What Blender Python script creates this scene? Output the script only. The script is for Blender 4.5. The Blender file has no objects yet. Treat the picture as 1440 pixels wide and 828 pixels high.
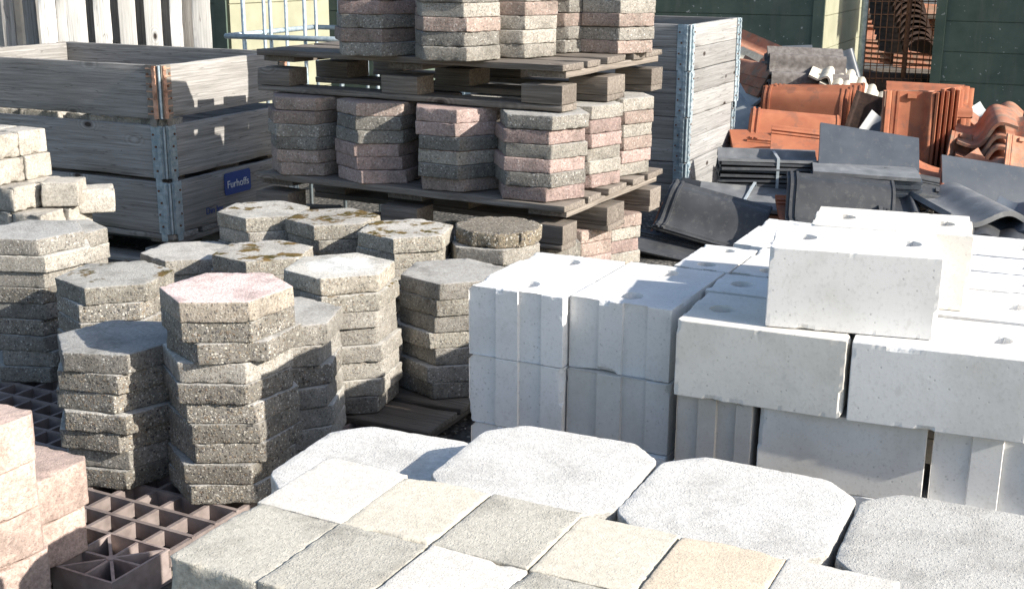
import bpy, math, random
from mathutils import Vector, Matrix, noise
random.seed(7)
D = bpy.data
sc = bpy.context.scene
COL = sc.collection
R = math.radians
# ------------------------------------------------------------------ camera model (photo 1440 x 828)
F = 1720.0; PIT = R(15.416); ROLL = R(.36); CH = 1.14
_s, _c = math.sin(PIT), math.cos(PIT); _sr, _cr = math.sin(ROLL), math.cos(ROLL)
def _ray(x, y):
    a = (x-720)/F; b = (y-414)/F
    u = a*_cr+b*_sr; v = -a*_sr+b*_cr
    return Vector((u, _c-v*_s, -(_s+v*_c)))
def at(x, y, z):
    r = _ray(x, y); d = (z-CH)/r.z
    return Vector((r.x*d, r.y*d, z))
def atY(x, y, Y):
    r = _ray(x, y); d = Y/r.y
    return Vector((r.x*d, Y, CH+r.z*d))
class Frame:
    """a yard frame: origin, e1 to the right-front, e2 to the right-back"""
    def __init__(s, o, yaw):
        s.o = Vector((o[0], o[1], 0)); s.yaw = yaw
        s.e1 = Vector((math.cos(yaw), -math.sin(yaw), 0)); s.e2 = Vector((math.sin(yaw), math.cos(yaw), 0))
    def p(s, a, b, z=0): return s.o+s.e1*a+s.e2*b+Vector((0, 0, z))

# ------------------------------------------------------------------ object helpers
def tag(o, label=None, cat=None, group=None, kind=None):
    if label: o['label'] = label
    if cat: o['category'] = cat
    if group: o['group'] = group
    o['kind'] = kind or 'thing'
    return o
def mk(name, mesh, mat=None, parent=None, loc=None, rot=None, M4=None, scale=None):
    o = D.objects.new(name, mesh); COL.objects.link(o)
    if mat is not None:
        if len(mesh.materials) == 0: mesh.materials.append(None)
        o.material_slots[0].link = 'OBJECT'; o.material_slots[0].material = mat
    if parent: o.parent = parent
    if loc is not None: o.location = loc
    if rot is not None: o.rotation_euler = rot
    if scale is not None: o.scale = scale
    if M4 is not None: o.matrix_local = M4
    return o
def empty(name, loc=(0, 0, 0), yaw=0):
    o = D.objects.new(name, None); COL.objects.link(o); o.empty_display_size = .05
    o.location = loc; o.rotation_euler = (0, 0, yaw); return o
def mesh_from(name, vs, fs, smooth=True, mats=None, fm=None):
    m = D.meshes.new(name); m.from_pydata([tuple(v) for v in vs], [], fs); m.update()
    if smooth: m.polygons.foreach_set('use_smooth', [True]*len(m.polygons))
    if mats:
        for x in mats: m.materials.append(x)
    if fm: m.polygons.foreach_set('material_index', fm)
    return m
ORD = ['top', 'second', 'third', 'fourth', 'fifth', 'sixth', 'seventh', 'eighth', 'ninth', 'tenth', 'eleventh']

# ------------------------------------------------------------------ rough solids
def _marks(L, r, res):
    if L < 4*r: return [0, L]
    n = max(1, int(round((L-2.4*r)/res)))
    inner = [1.2*r+(L-2.4*r)*i/n for i in range(n+1)]
    return [0, .45*r]+inner+[L-.45*r, L]
def _wear(P, Q, r, e2nd, seed, chip, rough, freq):
    d = P-Q; l = d.length
    if l < 1e-9: return P
    d /= l
    P2 = Q+d*r
    w = max(0., 1-e2nd/(2.6*r))
    off = 0
    if chip > 0 and w > 0:
        n1 = noise.noise(P*freq+Vector((seed*3.7, seed*1.3, seed)))
        n2 = noise.noise(P*freq*2.6+Vector((seed, seed*2.3, seed*5.1)))
        ch = min(1, max(0, (n1*.9+.5*n2-.22)/.1))
        off += w*chip*(ch*(.75+.5*n2)+.22*max(0, n2))
    off += rough*(.35*noise.noise(P*35+Vector((seed, 0, seed)))+.65*noise.noise(P*140+Vector((0, seed, 0))))
    return P2-d*off
def _seg_closest(p, a, b):
    ab = b-a; t = max(0, min(1, (p-a).dot(ab)/ab.dot(ab))); return a+ab*t
def rough_prism(name, poly, h, r=.004, seed=0, res=.014, chip=.006, rough=.0008, freq=22, warp=0):
    poly = [Vector((x, y)) for x, y in poly]; n = len(poly)
    planes = []
    for i in range(n):
        a, b = poly[i], poly[(i+1) % n]; t = (b-a).normalized(); nn = Vector((t.y, -t.x)); planes.append((nn, nn.dot(a)))
    ap = min(d for _, d in planes)
    core = [p*(1-r/ap) for p in poly]
    per = []
    for i in range(n):
        a, b = poly[i], poly[(i+1) % n]; L = (b-a).length
        for m in _marks(L, r, res)[:-1]: per.append(a+(b-a)*(m/L))
    zs = _marks(h, r, res); N = len(per)
    vs = []; fs = []
    def add(p2, z):
        P = Vector((p2.x, p2.y, z))
        if all(nn.dot(p2)-d*(1-r/ap) <= 1e-9 for nn, d in planes): q = p2
        else: q = min((_seg_closest(p2, core[i], core[(i+1) % n]) for i in range(n)), key=lambda c: (c-p2).length_squared)
        Q = Vector((q.x, q.y, min(max(z, r), h-r)))
        ds = sorted([d-nn.dot(p2) for nn, d in planes]+[z, h-z])
        vs.append(_wear(P, Q, r, ds[1], seed, chip, rough, freq))
    for z in zs:
        for p in per: add(p, z)
    for k in range(len(zs)-1):
        for i in range(N):
            j = (i+1) % N; fs.append((k*N+i, k*N+j, (k+1)*N+j, (k+1)*N+i))
    ins = [.45*r, 1.2*r]
    while ins[-1]+res*1.6 < ap*.93: ins.append(ins[-1]+res*1.6)
    for top in (0, 1):
        z = h if top else 0
        prev = (len(zs)-1)*N if top else 0
        for d in ins:
            b0 = len(vs); f = 1-d/ap
            for p in per: add(p*f, z)
            for i in range(N):
                j = (i+1) % N
                q = (prev+i, prev+j, b0+j, b0+i)
                fs.append(q if top else q[::-1])
            prev = b0
        add(Vector((0, 0)), z); cidx = len(vs)-1
        for i in range(N):
            q = (prev+i, prev+(i+1) % N, cidx); fs.append(q if top else q[::-1])
    return mesh_from(name, vs, fs)
def rough_box(name, L, W, h, r=.003, seed=0, res=(.02, .02, .02), chip=.004, rough=.0006, freq=22, holes=None, steps=None, bend=0, smooth=True, hole_r=.019, cuts=0):
    xs = [v-L/2 for v in _marks(L, r, res[0])]; ys = [v-W/2 for v in _marks(W, r, res[1])]; zs = _marks(h, r, res[2])
    if steps:
        for (y0, _) in steps: ys += [y0-.0009, y0+.0009]
        ys = sorted(set(round(y, 5) for y in ys))
    nx, ny, nz = len(xs)-1, len(ys)-1, len(zs)-1
    idx = {}; vs = []; fs = []
    rnd = random.Random(seed*13+1); CUT = []
    for _ in range(cuts):
        sx, sy, sz = rnd.choice((-1, 1)), rnd.choice((-1, 1)), rnd.choice((-1, 1)); ax = rnd.randrange(3)
        c = Vector((sx*L/2, sy*W/2, h/2+sz*h/2)); nn = Vector((sx, sy, sz))
        if ax == 0: c.x = rnd.uniform(-L/2, L/2); nn.x *= .15
        elif ax == 1: c.y = rnd.uniform(-W/2, W/2); nn.y *= .15
        else: c.z = rnd.uniform(0, h); nn.z *= .15
        CUT.append((c, nn.normalized(), rnd.uniform(.002, .0065), rnd.uniform(.008, .024)))
    def v(i, j, k):
        key = (i, j, k)
        if key in idx: return idx[key]
        x, y, z = xs[i], ys[j], zs[k]
        P = Vector((x, y, z))
        Q = Vector((min(max(x, -L/2+r), L/2-r), min(max(y, -W/2+r), W/2-r), min(max(z, r), h-r)))
        ds = sorted([x+L/2, L/2-x, y+W/2, W/2-y, z, h-z])
        P2 = _wear(P, Q, r, ds[1], seed, chip, rough, freq)
        if steps:
            inset = 0
            for (y0, val) in steps:
                if y > y0: inset = val
            for s, ii in ((1, i), (-1, nx-i)):
                f = (1, .6, .25)[ii] if ii < 3 else 0
                P2.x += s*inset*f
        if holes and k == nz:
            for hx, hy in holes:
                dx, dy = x-hx, y-hy; d = math.hypot(dx, dy)
                if d < hole_r*1.5 and d > 1e-6:
                    if abs(d-hole_r) < .0028: P2.x, P2.y = hx+dx/d*hole_r, hy+dy/d*hole_r
                    elif d < hole_r: P2.z -= .03*min(1, (hole_r-d)/(.3*hole_r))
                elif d <= 1e-6: P2.z -= .03
        for (c, nn, dep, rad) in CUT:
            dl = (P2-c).length
            if dl < rad*1.6:
                lim = c.dot(nn)-dep*max(0, 1-(dl/(rad*1.6))**3)+.0012*noise.noise(P2*180); e_ = P2.dot(nn)-lim
                if e_ > 0: P2 = P2-nn*e_
        if bend: P2.z += bend*math.sin(x*5+seed)*.5; P2.y += bend*math.sin(x*3.3+seed*2)
        idx[key] = len(vs); vs.append(P2); return idx[key]
    for i in range(nx):
        for j in range(ny):
            fs.append((v(i, j, 0), v(i, j+1, 0), v(i+1, j+1, 0), v(i+1, j, 0)))
            fs.append((v(i, j, nz), v(i+1, j, nz), v(i+1, j+1, nz), v(i, j+1, nz)))
    for i in range(nx):
        for k in range(nz):
            fs.append((v(i, 0, k), v(i+1, 0, k), v(i+1, 0, k+1), v(i, 0, k+1)))
            fs.append((v(i, ny, k), v(i, ny, k+1), v(i+1, ny, k+1), v(i+1, ny, k)))
    for j in range(ny):
        for k in range(nz):
            fs.append((v(0, j, k), v(0, j, k+1), v(0, j+1, k+1), v(0, j+1, k)))
            fs.append((v(nx, j, k), v(nx, j+1, k), v(nx, j+1, k+1), v(nx, j, k+1)))
    return mesh_from(name, vs, fs, smooth)
class MB:
    """collects plain shapes into one mesh"""
    def __init__(s): s.v = []; s.f = []; s.m = []
    def quad_box(s, lo, hi, mi=0, M=None):
        b = len(s.v)
        for x in (lo[0], hi[0]):
            for y in (lo[1], hi[1]):
                for z in (lo[2], hi[2]):
                    p = Vector((x, y, z)); s.v.append(M @ p if M else p)
        for q in ((0, 1, 3, 2), (4, 6, 7, 5), (0, 4, 5, 1), (2, 3, 7, 6), (0, 2, 6, 4), (1, 5, 7, 3)):
            s.f.append(tuple(b+i for i in q)); s.m.append(mi)
    def tube(s, a, b, r, n=10, mi=0, caps=True):
        a = Vector(a); b = Vector(b); d = (b-a).normalized()
        u = d.orthogonal().normalized(); w = d.cross(u); k = len(s.v)
        for p in (a, b):
            for i in range(n):
                t = 2*math.pi*i/n; s.v.append(p+u*(r*math.cos(t))+w*(r*math.sin(t)))
        for i in range(n):
            j = (i+1) % n; s.f.append((k+i, k+j, k+n+j, k+n+i)); s.m.append(mi)
        if caps: s.f.append(tuple(k+i for i in range(n))[::-1]); s.f.append(tuple(k+n+i for i in range(n))); s.m += [mi, mi]
    def build(s, name, mats=None, smooth=False): return mesh_from(name, s.v, s.f, smooth, mats, s.m)

# ------------------------------------------------------------------ materials
def srgb(r, g, b):
    f = lambda c: (c/12.92 if c <= .04045 else ((c+.055)/1.055)**2.4)
    return tuple(f(x/255) for x in (r, g, b))+(1,)
class NT:
    def __init__(s, name, rough=.9, metal=0, spec=.3):
        s.mat = D.materials.new(name); s.mat.use_nodes = True; s.t = s.mat.node_tree
        s.b = s.t.nodes['Principled BSDF']; s.b.inputs['Roughness'].default_value = rough
        s.b.inputs['Metallic'].default_value = metal; s.b.inputs['Specular IOR Level'].default_value = spec
    def n(s, t, **kw):
        x = s.t.nodes.new(t)
        for k, v in kw.items(): setattr(x, k, v)
        return x
    def l(s, a, b): s.t.links.new(a, b)
    def val(s, x, inp):
        if isinstance(x, (int, float)): inp.default_value = x
        elif isinstance(x, tuple): inp.default_value = x
        else: s.l(x, inp)
    def coords(s, scale=(1, 1, 1), rnd=11.):
        tc = s.n('ShaderNodeTexCoord'); oi = s.n('ShaderNodeObjectInfo')
        m = s.n('ShaderNodeVectorMath', operation='SCALE'); m.inputs[0].default_value = (1.7, 1.13, .71)
        k = s.n('ShaderNodeMath', operation='MULTIPLY'); k.inputs[1].default_value = rnd; s.l(oi.outputs['Random'], k.inputs[0]); s.l(k.outputs[0], m.inputs['Scale'])
        a = s.n('ShaderNodeVectorMath', operation='ADD'); s.l(tc.outputs['Object'], a.inputs[0]); s.l(m.outputs[0], a.inputs[1])
        mp = s.n('ShaderNodeVectorMath', operation='MULTIPLY'); s.l(a.outputs[0], mp.inputs[0]); mp.inputs[1].default_value = scale
        s.rand = oi.outputs['Random']; return mp.outputs[0]
    def noise(s, co, scale, detail=3, rough=.55, dist=0):
        x = s.n('ShaderNodeTexNoise'); s.l(co, x.inputs['Vector']); x.inputs['Scale'].default_value = scale
        x.inputs['Detail'].default_value = detail; x.inputs['Roughness'].default_value = rough; x.inputs['Distortion'].default_value = dist
        return x.outputs['Fac']
    def vor(s, co, scale, feat='F1'):
        x = s.n('ShaderNodeTexVoronoi', feature=feat); s.l(co, x.inputs['Vector']); x.inputs['Scale'].default_value = scale; return x
    def ramp(s, fac, stops, interp='LINEAR'):
        x = s.n('ShaderNodeValToRGB'); s.val(fac, x.inputs[0]); cr = x.color_ramp; cr.interpolation = interp
        while len(cr.elements) < len(stops): cr.elements.new(.5)
        for e, (p, c) in zip(cr.elements, stops):
            e.position = p; e.color = c if isinstance(c, tuple) else (c, c, c, 1)
        return x.outputs[0]
    def mr(s, x, a, b, c=0, d=1):
        m = s.n('ShaderNodeMapRange'); s.val(x, m.inputs[0])
        for i, v in enumerate((a, b, c, d)): m.inputs[i+1].default_value = v
        return m.outputs[0]
    def mix(s, fac, a, b, mode='MIX'):
        x = s.n('ShaderNodeMix', data_type='RGBA', blend_type=mode); s.val(fac, x.inputs[0]); s.val(a, x.inputs[6]); s.val(b, x.inputs[7]); return x.outputs[2]
    def math(s, op, a, b=0.):
        x = s.n('ShaderNodeMath', operation=op); s.val(a, x.inputs[0]); s.val(b, x.inputs[1]); return x.outputs[0]
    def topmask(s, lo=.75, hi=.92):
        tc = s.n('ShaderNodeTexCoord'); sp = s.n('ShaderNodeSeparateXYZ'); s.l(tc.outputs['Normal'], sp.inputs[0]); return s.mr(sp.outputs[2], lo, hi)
    def bump(s, h, strength=.4, dist=.002, prev=None):
        x = s.n('ShaderNodeBump'); x.inputs['Strength'].default_value = strength; x.inputs['Distance'].default_value = dist; s.l(h, x.inputs['Height'])
        if prev: s.l(prev, x.inputs['Normal'])
        s.l(x.outputs[0], s.b.inputs['Normal']); return x.outputs[0]
    def out(s, c): s.val(c, s.b.inputs['Base Color']); return s.mat

def agg(name, cement, stones, scale=75, amount=.8, top=None, topamt=.7, moss=0, mosscol=(.12, .085, .02, 1), white=0, bumps=.55, var=(.72, 1.12), dirt=.5, topn=(.75, 1.2)):
    t = NT(name, .92, spec=.2); co = t.coords()
    w = t.noise(co, 40, 2); 
    cw = t.n('ShaderNodeVectorMath', operation='ADD'); t.l(co, cw.inputs[0])
    wv = t.n('ShaderNodeTexNoise'); t.l(co, wv.inputs['Vector']); wv.inputs['Scale'].default_value = 60
    sw = t.n('ShaderNodeVectorMath', operation='SCALE'); t.l(wv.outputs['Color'], sw.inputs[0]); sw.inputs['Scale'].default_value = .006; t.l(sw.outputs[0], cw.inputs[1])
    v = t.vor(cw.outputs[0], scale*1.9); v2 = t.vor(cw.outputs[0], scale*4.3)
    sr = t.n('ShaderNodeSeparateColor'); t.l(v.outputs['Color'], sr.inputs[0])
    sr2 = t.n('ShaderNodeSeparateColor'); t.l(v2.outputs['Color'], sr2.inputs[0])
    stone = t.ramp(sr.outputs[0], [(i/len(stones), c) for i, c in enumerate(stones)], 'CONSTANT')
    stone2 = t.ramp(sr2.outputs[1], [(i/len(stones), c) for i, c in enumerate(stones)], 'CONSTANT')
    pick = t.math('GREATER_THAN', sr.outputs[2], .42)
    m1 = t.math('MULTIPLY', t.mr(v.outputs['Distance'], .36, .46, 1, 0), pick)
    pick2 = t.math('GREATER_THAN', sr2.outputs[0], .45)
    m2 = t.math('MULTIPLY', t.mr(v2.outputs['Distance'], .34, .5, 1, 0), pick2)
    ce = t.mix(t.mr(t.noise(co, 130, 3), .3, .7), tuple(x*.72 for x in cement[:3])+(1,), tuple(min(1, x*1.18) for x in cement[:3])+(1,))
    c = t.mix(t.math('MULTIPLY', m2, amount), ce, stone2)
    c = t.mix(t.math('MULTIPLY', m1, amount*.8), c, stone)
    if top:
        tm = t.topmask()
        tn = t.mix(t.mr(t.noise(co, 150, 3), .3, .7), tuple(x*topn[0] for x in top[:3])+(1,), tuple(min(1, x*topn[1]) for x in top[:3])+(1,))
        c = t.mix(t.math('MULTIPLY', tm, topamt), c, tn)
    if white:
        tc = t.n('ShaderNodeTexCoord'); ln = t.n('ShaderNodeVectorMath', operation='LENGTH'); t.l(tc.outputs['Object'], ln.inputs[0])
        rr = t.math('ADD', ln.outputs['Value'], t.mr(t.noise(co, 30, 4), .2, .8, -.025, .025))
        c = t.mix(t.math('MULTIPLY', t.mr(rr, .075, .1, 1, 0), t.topmask()), c, (.62, .61, .57, 1))
    # dirt with a shape of its own
    c = t.mix(t.mr(t.noise(co, 11, 6, .7), .47, .7, 0, dirt), c, (.075, .068, .056, 1))
    if moss:
        mk_ = t.math('MULTIPLY', t.topmask(.3, .8), t.mr(t.math('ADD', t.noise(co, 13, 5, .65), t.mr(t.noise(co, 90, 2), 0, 1, -.06, .06)), .64-.1*moss, .70-.1*moss))
        mc = t.ramp(t.noise(co, 25, 3), [(.35, (.06, .05, .012, 1)), (.5, mosscol), (.65, (.17, .105, .04, 1))])
        c = t.mix(mk_, c, mc)
    br = t.mr(t.rand, 0, 1, *var)
    cc = t.n('ShaderNodeCombineColor'); [t.l(br, cc.inputs[i]) for i in range(3)]
    c = t.mix(1., c, cc.outputs[0], 'MULTIPLY')
    hgt = t.math('ADD', t.math('MULTIPLY', m1, 1.), t.math('ADD', t.math('MULTIPLY', m2, .5), t.math('MULTIPLY', t.noise(co, 260, 4), .8)))
    t.bump(hgt, bumps, .0017)
    return t.out(c)
gravel = [(.07, .06, .05, 1), (.34, .29, .22, 1), (.55, .52, .47, 1), (.20, .145, .10, 1), (.05, .05, .055, 1), (.62, .58, .5, 1), (.30, .24, .17, 1), (.17, .16, .16, 1)]
darkgr = [(.07, .065, .06, 1), (.26, .24, .21, 1), (.66, .64, .6, 1), (.16, .13, .10, 1), (.05, .05, .055, 1), (.2, .18, .16, 1), (.34, .3, .25, 1)]
pinkgr = [(.2, .13, .115, 1), (.40, .26, .225, 1), (.6, .54, .5, 1), (.28, .18, .155, 1), (.09, .07, .065, 1), (.48, .34, .29, 1)]
MAT = dict(
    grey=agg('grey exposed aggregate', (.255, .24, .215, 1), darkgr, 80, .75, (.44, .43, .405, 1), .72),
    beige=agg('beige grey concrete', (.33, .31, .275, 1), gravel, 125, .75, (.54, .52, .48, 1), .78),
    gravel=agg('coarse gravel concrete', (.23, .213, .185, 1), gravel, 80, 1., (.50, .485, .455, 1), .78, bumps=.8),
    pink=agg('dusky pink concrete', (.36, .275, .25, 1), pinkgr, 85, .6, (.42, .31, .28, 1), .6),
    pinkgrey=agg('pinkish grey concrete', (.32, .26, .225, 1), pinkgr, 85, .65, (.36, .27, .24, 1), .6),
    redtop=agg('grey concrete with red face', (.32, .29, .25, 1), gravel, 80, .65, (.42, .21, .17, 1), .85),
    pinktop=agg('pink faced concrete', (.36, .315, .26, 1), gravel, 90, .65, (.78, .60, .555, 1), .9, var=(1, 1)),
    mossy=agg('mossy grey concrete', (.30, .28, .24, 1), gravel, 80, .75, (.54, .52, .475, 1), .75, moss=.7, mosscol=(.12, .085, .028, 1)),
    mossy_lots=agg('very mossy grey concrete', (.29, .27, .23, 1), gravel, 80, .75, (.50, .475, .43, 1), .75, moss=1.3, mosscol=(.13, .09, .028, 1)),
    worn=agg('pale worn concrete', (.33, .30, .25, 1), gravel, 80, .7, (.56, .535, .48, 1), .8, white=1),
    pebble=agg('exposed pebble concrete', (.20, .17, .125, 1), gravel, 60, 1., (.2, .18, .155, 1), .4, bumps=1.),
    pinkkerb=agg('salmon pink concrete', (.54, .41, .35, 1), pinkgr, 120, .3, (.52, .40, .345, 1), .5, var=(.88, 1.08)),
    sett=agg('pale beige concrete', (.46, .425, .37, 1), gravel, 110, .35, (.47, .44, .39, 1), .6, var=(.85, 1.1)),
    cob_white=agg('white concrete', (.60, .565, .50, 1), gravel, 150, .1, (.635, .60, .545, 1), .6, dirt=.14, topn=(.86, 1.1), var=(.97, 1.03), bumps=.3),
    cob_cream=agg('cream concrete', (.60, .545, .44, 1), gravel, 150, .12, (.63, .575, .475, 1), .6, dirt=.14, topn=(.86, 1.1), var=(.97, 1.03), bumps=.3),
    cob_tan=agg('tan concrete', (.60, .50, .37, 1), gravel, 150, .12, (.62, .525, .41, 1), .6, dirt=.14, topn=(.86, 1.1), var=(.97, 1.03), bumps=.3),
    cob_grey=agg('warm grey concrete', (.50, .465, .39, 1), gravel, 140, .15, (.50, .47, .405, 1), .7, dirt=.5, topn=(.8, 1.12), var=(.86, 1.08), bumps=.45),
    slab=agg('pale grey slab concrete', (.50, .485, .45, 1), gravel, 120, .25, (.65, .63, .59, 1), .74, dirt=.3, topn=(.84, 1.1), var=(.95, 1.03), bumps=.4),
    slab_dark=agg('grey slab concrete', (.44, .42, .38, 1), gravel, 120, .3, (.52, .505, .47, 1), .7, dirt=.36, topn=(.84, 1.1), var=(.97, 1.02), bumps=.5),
)
def m_block(nm='white sand lime', tint=(1, 1, 1, 1), stain=.65):
    t = NT(nm, .95, spec=.15); co = t.coords()
    n1 = t.noise(co, 7, 5, .6); n2 = t.noise(co, 220, 3); v = t.vor(co, 150)
    c = t.ramp(n1, [(.3, (.66, .655, .645, 1)), (.5, (.75, .745, .735, 1)), (.7, (.79, .785, .775, 1))])
    c = t.mix(t.mr(n2, .54, .7, 0, .3), c, (.42, .41, .39, 1))
    sr = t.n('ShaderNodeSeparateColor'); t.l(v.outputs['Color'], sr.inputs[0])
    pit = t.math('MULTIPLY', t.mr(v.outputs['Distance'], .16, .26, 1, 0), t.math('GREATER_THAN', sr.outputs[0], .93))
    c = t.mix(t.math('MULTIPLY', pit, .45), c, (.3, .29, .28, 1))
    c = t.mix(t.mr(t.noise(co, 3.4, 6, .72), .48, .7, 0, stain), c, (.52, .49, .44, 1))
    c = t.mix(1., c, tint, 'MULTIPLY')
    c = t.mix(t.mr(t.noise(co, 26, 4, .7), .60, .68, 0, .3), c, (.5, .485, .46, 1))
    tone = t.ramp(t.rand, [(0, (.87, .855, .835, 1)), (.3, (.97, .965, .95, 1)), (.6, (1, 1, 1, 1)), (.85, (.94, .925, .90, 1)), (1, (1, 1, 1, 1))])
    c = t.mix(1., c, tone, 'MULTIPLY')
    h = t.math('SUBTRACT', t.math('ADD', t.math('MULTIPLY', n2, .7), t.math('MULTIPLY', t.noise(co, 110, 4), .3)), pit)
    t.bump(h, .25, .0006); return t.out(c)
MAT['block'] = m_block()
MAT['block_warm'] = m_block('warm greyish sand lime', (.97, .94, .89, 1), .55)
MAT['block_grey'] = m_block('dull grey sand lime', (.90, .895, .885, 1), .6)
MAT['block_brown'] = m_block('brownish sand lime', (.78, .745, .70, 1), .7)
def m_wood(name, dark, mid, light, tint=None, grain=1.):
    t = NT(name, .85, spec=.2); co = t.coords(rnd=37.)
    def stretched(k):
        m = t.n('ShaderNodeVectorMath', operation='MULTIPLY'); t.l(co, m.inputs[0]); m.inputs[1].default_value = (1., k, k); return m.outputs[0]
    # knots: sparse voronoi
    kv = t.vor(stretched(1.9), 4.2)
    ks = t.n('ShaderNodeSeparateColor'); t.l(kv.outputs['Color'], ks.inputs[0])
    kpick = t.math('GREATER_THAN', ks.outputs[0], .4)
    kd = t.math('MULTIPLY', t.mr(kv.outputs['Distance'], .0, .3, 1, 0), kpick)
    # grain, bent round the knots
    g = t.n('ShaderNodeTexNoise'); t.l(stretched(34), g.inputs['Vector']); g.inputs['Scale'].default_value = 3.4; g.inputs['Detail'].default_value = 8; g.inputs['Roughness'].default_value = .7; g.inputs['Distortion'].default_value = .15
    gg = t.math('ADD', g.outputs['Fac'], t.math('MULTIPLY', t.math('SINE', t.math('MULTIPLY', kd, 26.)), t.math('MULTIPLY', kd, .22)))
    f = t.noise(stretched(60), 5, 3)
    big = t.noise(co, 3.5, 3)
    c = t.ramp(gg, [(.28, dark), (.5, mid), (.72, light)])
    c = t.mix(t.mr(f, .35, .65, .0, .35*grain), c, dark)
    c = t.mix(t.mr(big, .45, .75, 0, .5), c, tuple(x*.55 for x in dark[:3])+(1,) if not tint else tint)
    c = t.mix(t.math('MULTIPLY', t.mr(kv.outputs['Distance'], .06, .10, 1, 0), kpick), c, (.045, .035, .03, 1))
    ck = t.noise(stretched(26), 1.7, 2, .5, .3)
    crack = t.mr(t.math('ABSOLUTE', t.math('SUBTRACT', ck, .5)), .003, .008, .5, 0)
    c = t.mix(crack, c, (.04, .035, .03, 1))
    br = t.mr(t.rand, 0, 1, .78, 1.18)
    cc = t.n('ShaderNodeCombineColor'); [t.l(br, cc.inputs[i]) for i in range(3)]
    c = t.mix(1., c, cc.outputs[0], 'MULTIPLY')
    t.bump(t.math('ADD', gg, t.math('MULTIPLY', f, .7)), .5, .0025); return t.out(c)
MAT['wood'] = m_wood('weathered grey timber', (.125, .117, .11, 1), (.28, .268, .252, 1), (.42, .405, .385, 1), tint=(.20, .185, .165, 1))
MAT['wood_pale'] = m_wood('silvery bleached timber', (.17, .168, .165, 1), (.30, .296, .29, 1), (.40, .395, .387, 1), tint=(.22, .215, .205, 1), grain=1.4)
MAT['wood_fence'] = m_wood('whitish fence timber', (.36, .345, .32, 1), (.62, .605, .575, 1), (.74, .725, .69, 1), tint=(.5, .475, .43, 1))
MAT['wood_pallet'] = m_wood('old pallet timber', (.085, .072, .06, 1), (.205, .177, .152, 1), (.36, .318, .275, 1), tint=(.11, .09, .072, 1), grain=1.5)
MAT['wood_dark'] = m_wood('dark brown pallet timber', (.06, .05, .042, 1), (.13, .11, .09, 1), (.22, .19, .155, 1))  # darker and browner than the old pallet timber
def m_simple(name, c1, c2, scale=20, rough=.6, metal=0, spec=.4, bump=.2, det=4, rnd=.15, spots=None):
    t = NT(name, rough, metal, spec); co = t.coords()
    n = t.noise(co, scale, det)
    c = t.mix(t.mr(n, .35, .65), c1, c2)
    if spots: c = t.mix(t.mr(t.noise(co, spots[1], 5, .7), spots[2], spots[2]+.08, 0, spots[3]), c, spots[0])
    br = t.mr(t.rand, 0, 1, 1-rnd, 1+rnd)
    cc = t.n('ShaderNodeCombineColor'); [t.l(br, cc.inputs[i]) for i in range(3)]
    c = t.mix(1., c, cc.outputs[0], 'MULTIPLY')
    if bump: t.bump(t.noise(co, scale*4, 4), bump, .002)
    return t.out(c)
MAT['zinc'] = m_simple('galvanised steel', (.24, .31, .35, 1), (.42, .48, .51, 1), 45, .5, .35, .5, .08, spots=((.2, .11, .06, 1), 30, .66, .5))
MAT['rustplate'] = m_simple('rusty red painted plate', (.40, .22, .15, 1), (.52, .32, .23, 1), 40, .75, .1, .3, .2, spots=((.16, .09, .06, 1), 25, .52, .7))
MAT['oldplate'] = m_simple('tarnished steel plate', (.14, .13, .115, 1), (.24, .215, .185, 1), 35, .7, .2, .3, .1, spots=((.30, .16, .10, 1), 18, .55, .6))
MAT['rivet'] = m_simple('rusty rivet', (.12, .06, .035, 1), (.2, .1, .06, 1), 60, .8, .2)
MAT['terra'] = m_simple('terracotta clay', (.31, .105, .055, 1), (.40, .15, .078, 1), 9, .75, 0, .3, .2, spots=((.22, .10, .065, 1), 11, .53, .7))
MAT['terra_old'] = m_simple('weathered terracotta', (.32, .135, .082, 1), (.44, .215, .14, 1), 14, .85, 0, .25, .3, spots=((.22, .17, .13, 1), 12, .50, .75))
MAT['black'] = m_simple('black engobed clay', (.042, .044, .047, 1), (.062, .064, .067, 1), 12, .48, 0, .5, .1, spots=((.13, .128, .12, 1), 40, .54, .35))
MAT['slate'] = m_simple('blue grey glazed clay', (.055, .065, .08, 1), (.075, .085, .10, 1), 10, .42, 0, .5, .05, spots=((.14, .14, .138, 1), 36, .56, .3))
MAT['grey_tile'] = m_simple('mid grey clay', (.13, .135, .14, 1), (.2, .205, .21, 1), 14, .5, 0, .45, .1, spots=((.3, .3, .29, 1), 14, .58, .5))
MAT['pale_tile'] = m_simple('pale grey clay', (.30, .32, .32, 1), (.42, .44, .43, 1), 10, .6, 0, .35, .15, spots=((.5, .5, .47, 1), 12, .56, .5))
MAT['conc_tile'] = m_simple('lichened grey concrete tile', (.12, .105, .098, 1), (.2, .182, .17, 1), 40, .92, 0, .2, .5, spots=((.36, .34, .30, 1), 16, .6, .4))
MAT['beige_tile'] = m_simple('pale beige concrete tile', (.42, .385, .31, 1), (.54, .50, .42, 1), 50, .92, 0, .2, .4, spots=((.25, .22, .15, 1), 14, .58, .5))
MAT['dark_ridge'] = m_simple('shade-darkened brown clay', (.035, .024, .02, 1), (.07, .042, .033, 1), 20, .85, 0, .2, .3)  # brown darkened to stand for the dim light behind the mesh
MAT['green'] = m_simple('dark green paint', (.07, .10, .078, 1), (.095, .128, .10, 1), 7, .6, 0, .35, .12, rnd=.02, spots=((.30, .29, .27, 1), 21, .70, .5))
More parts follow.
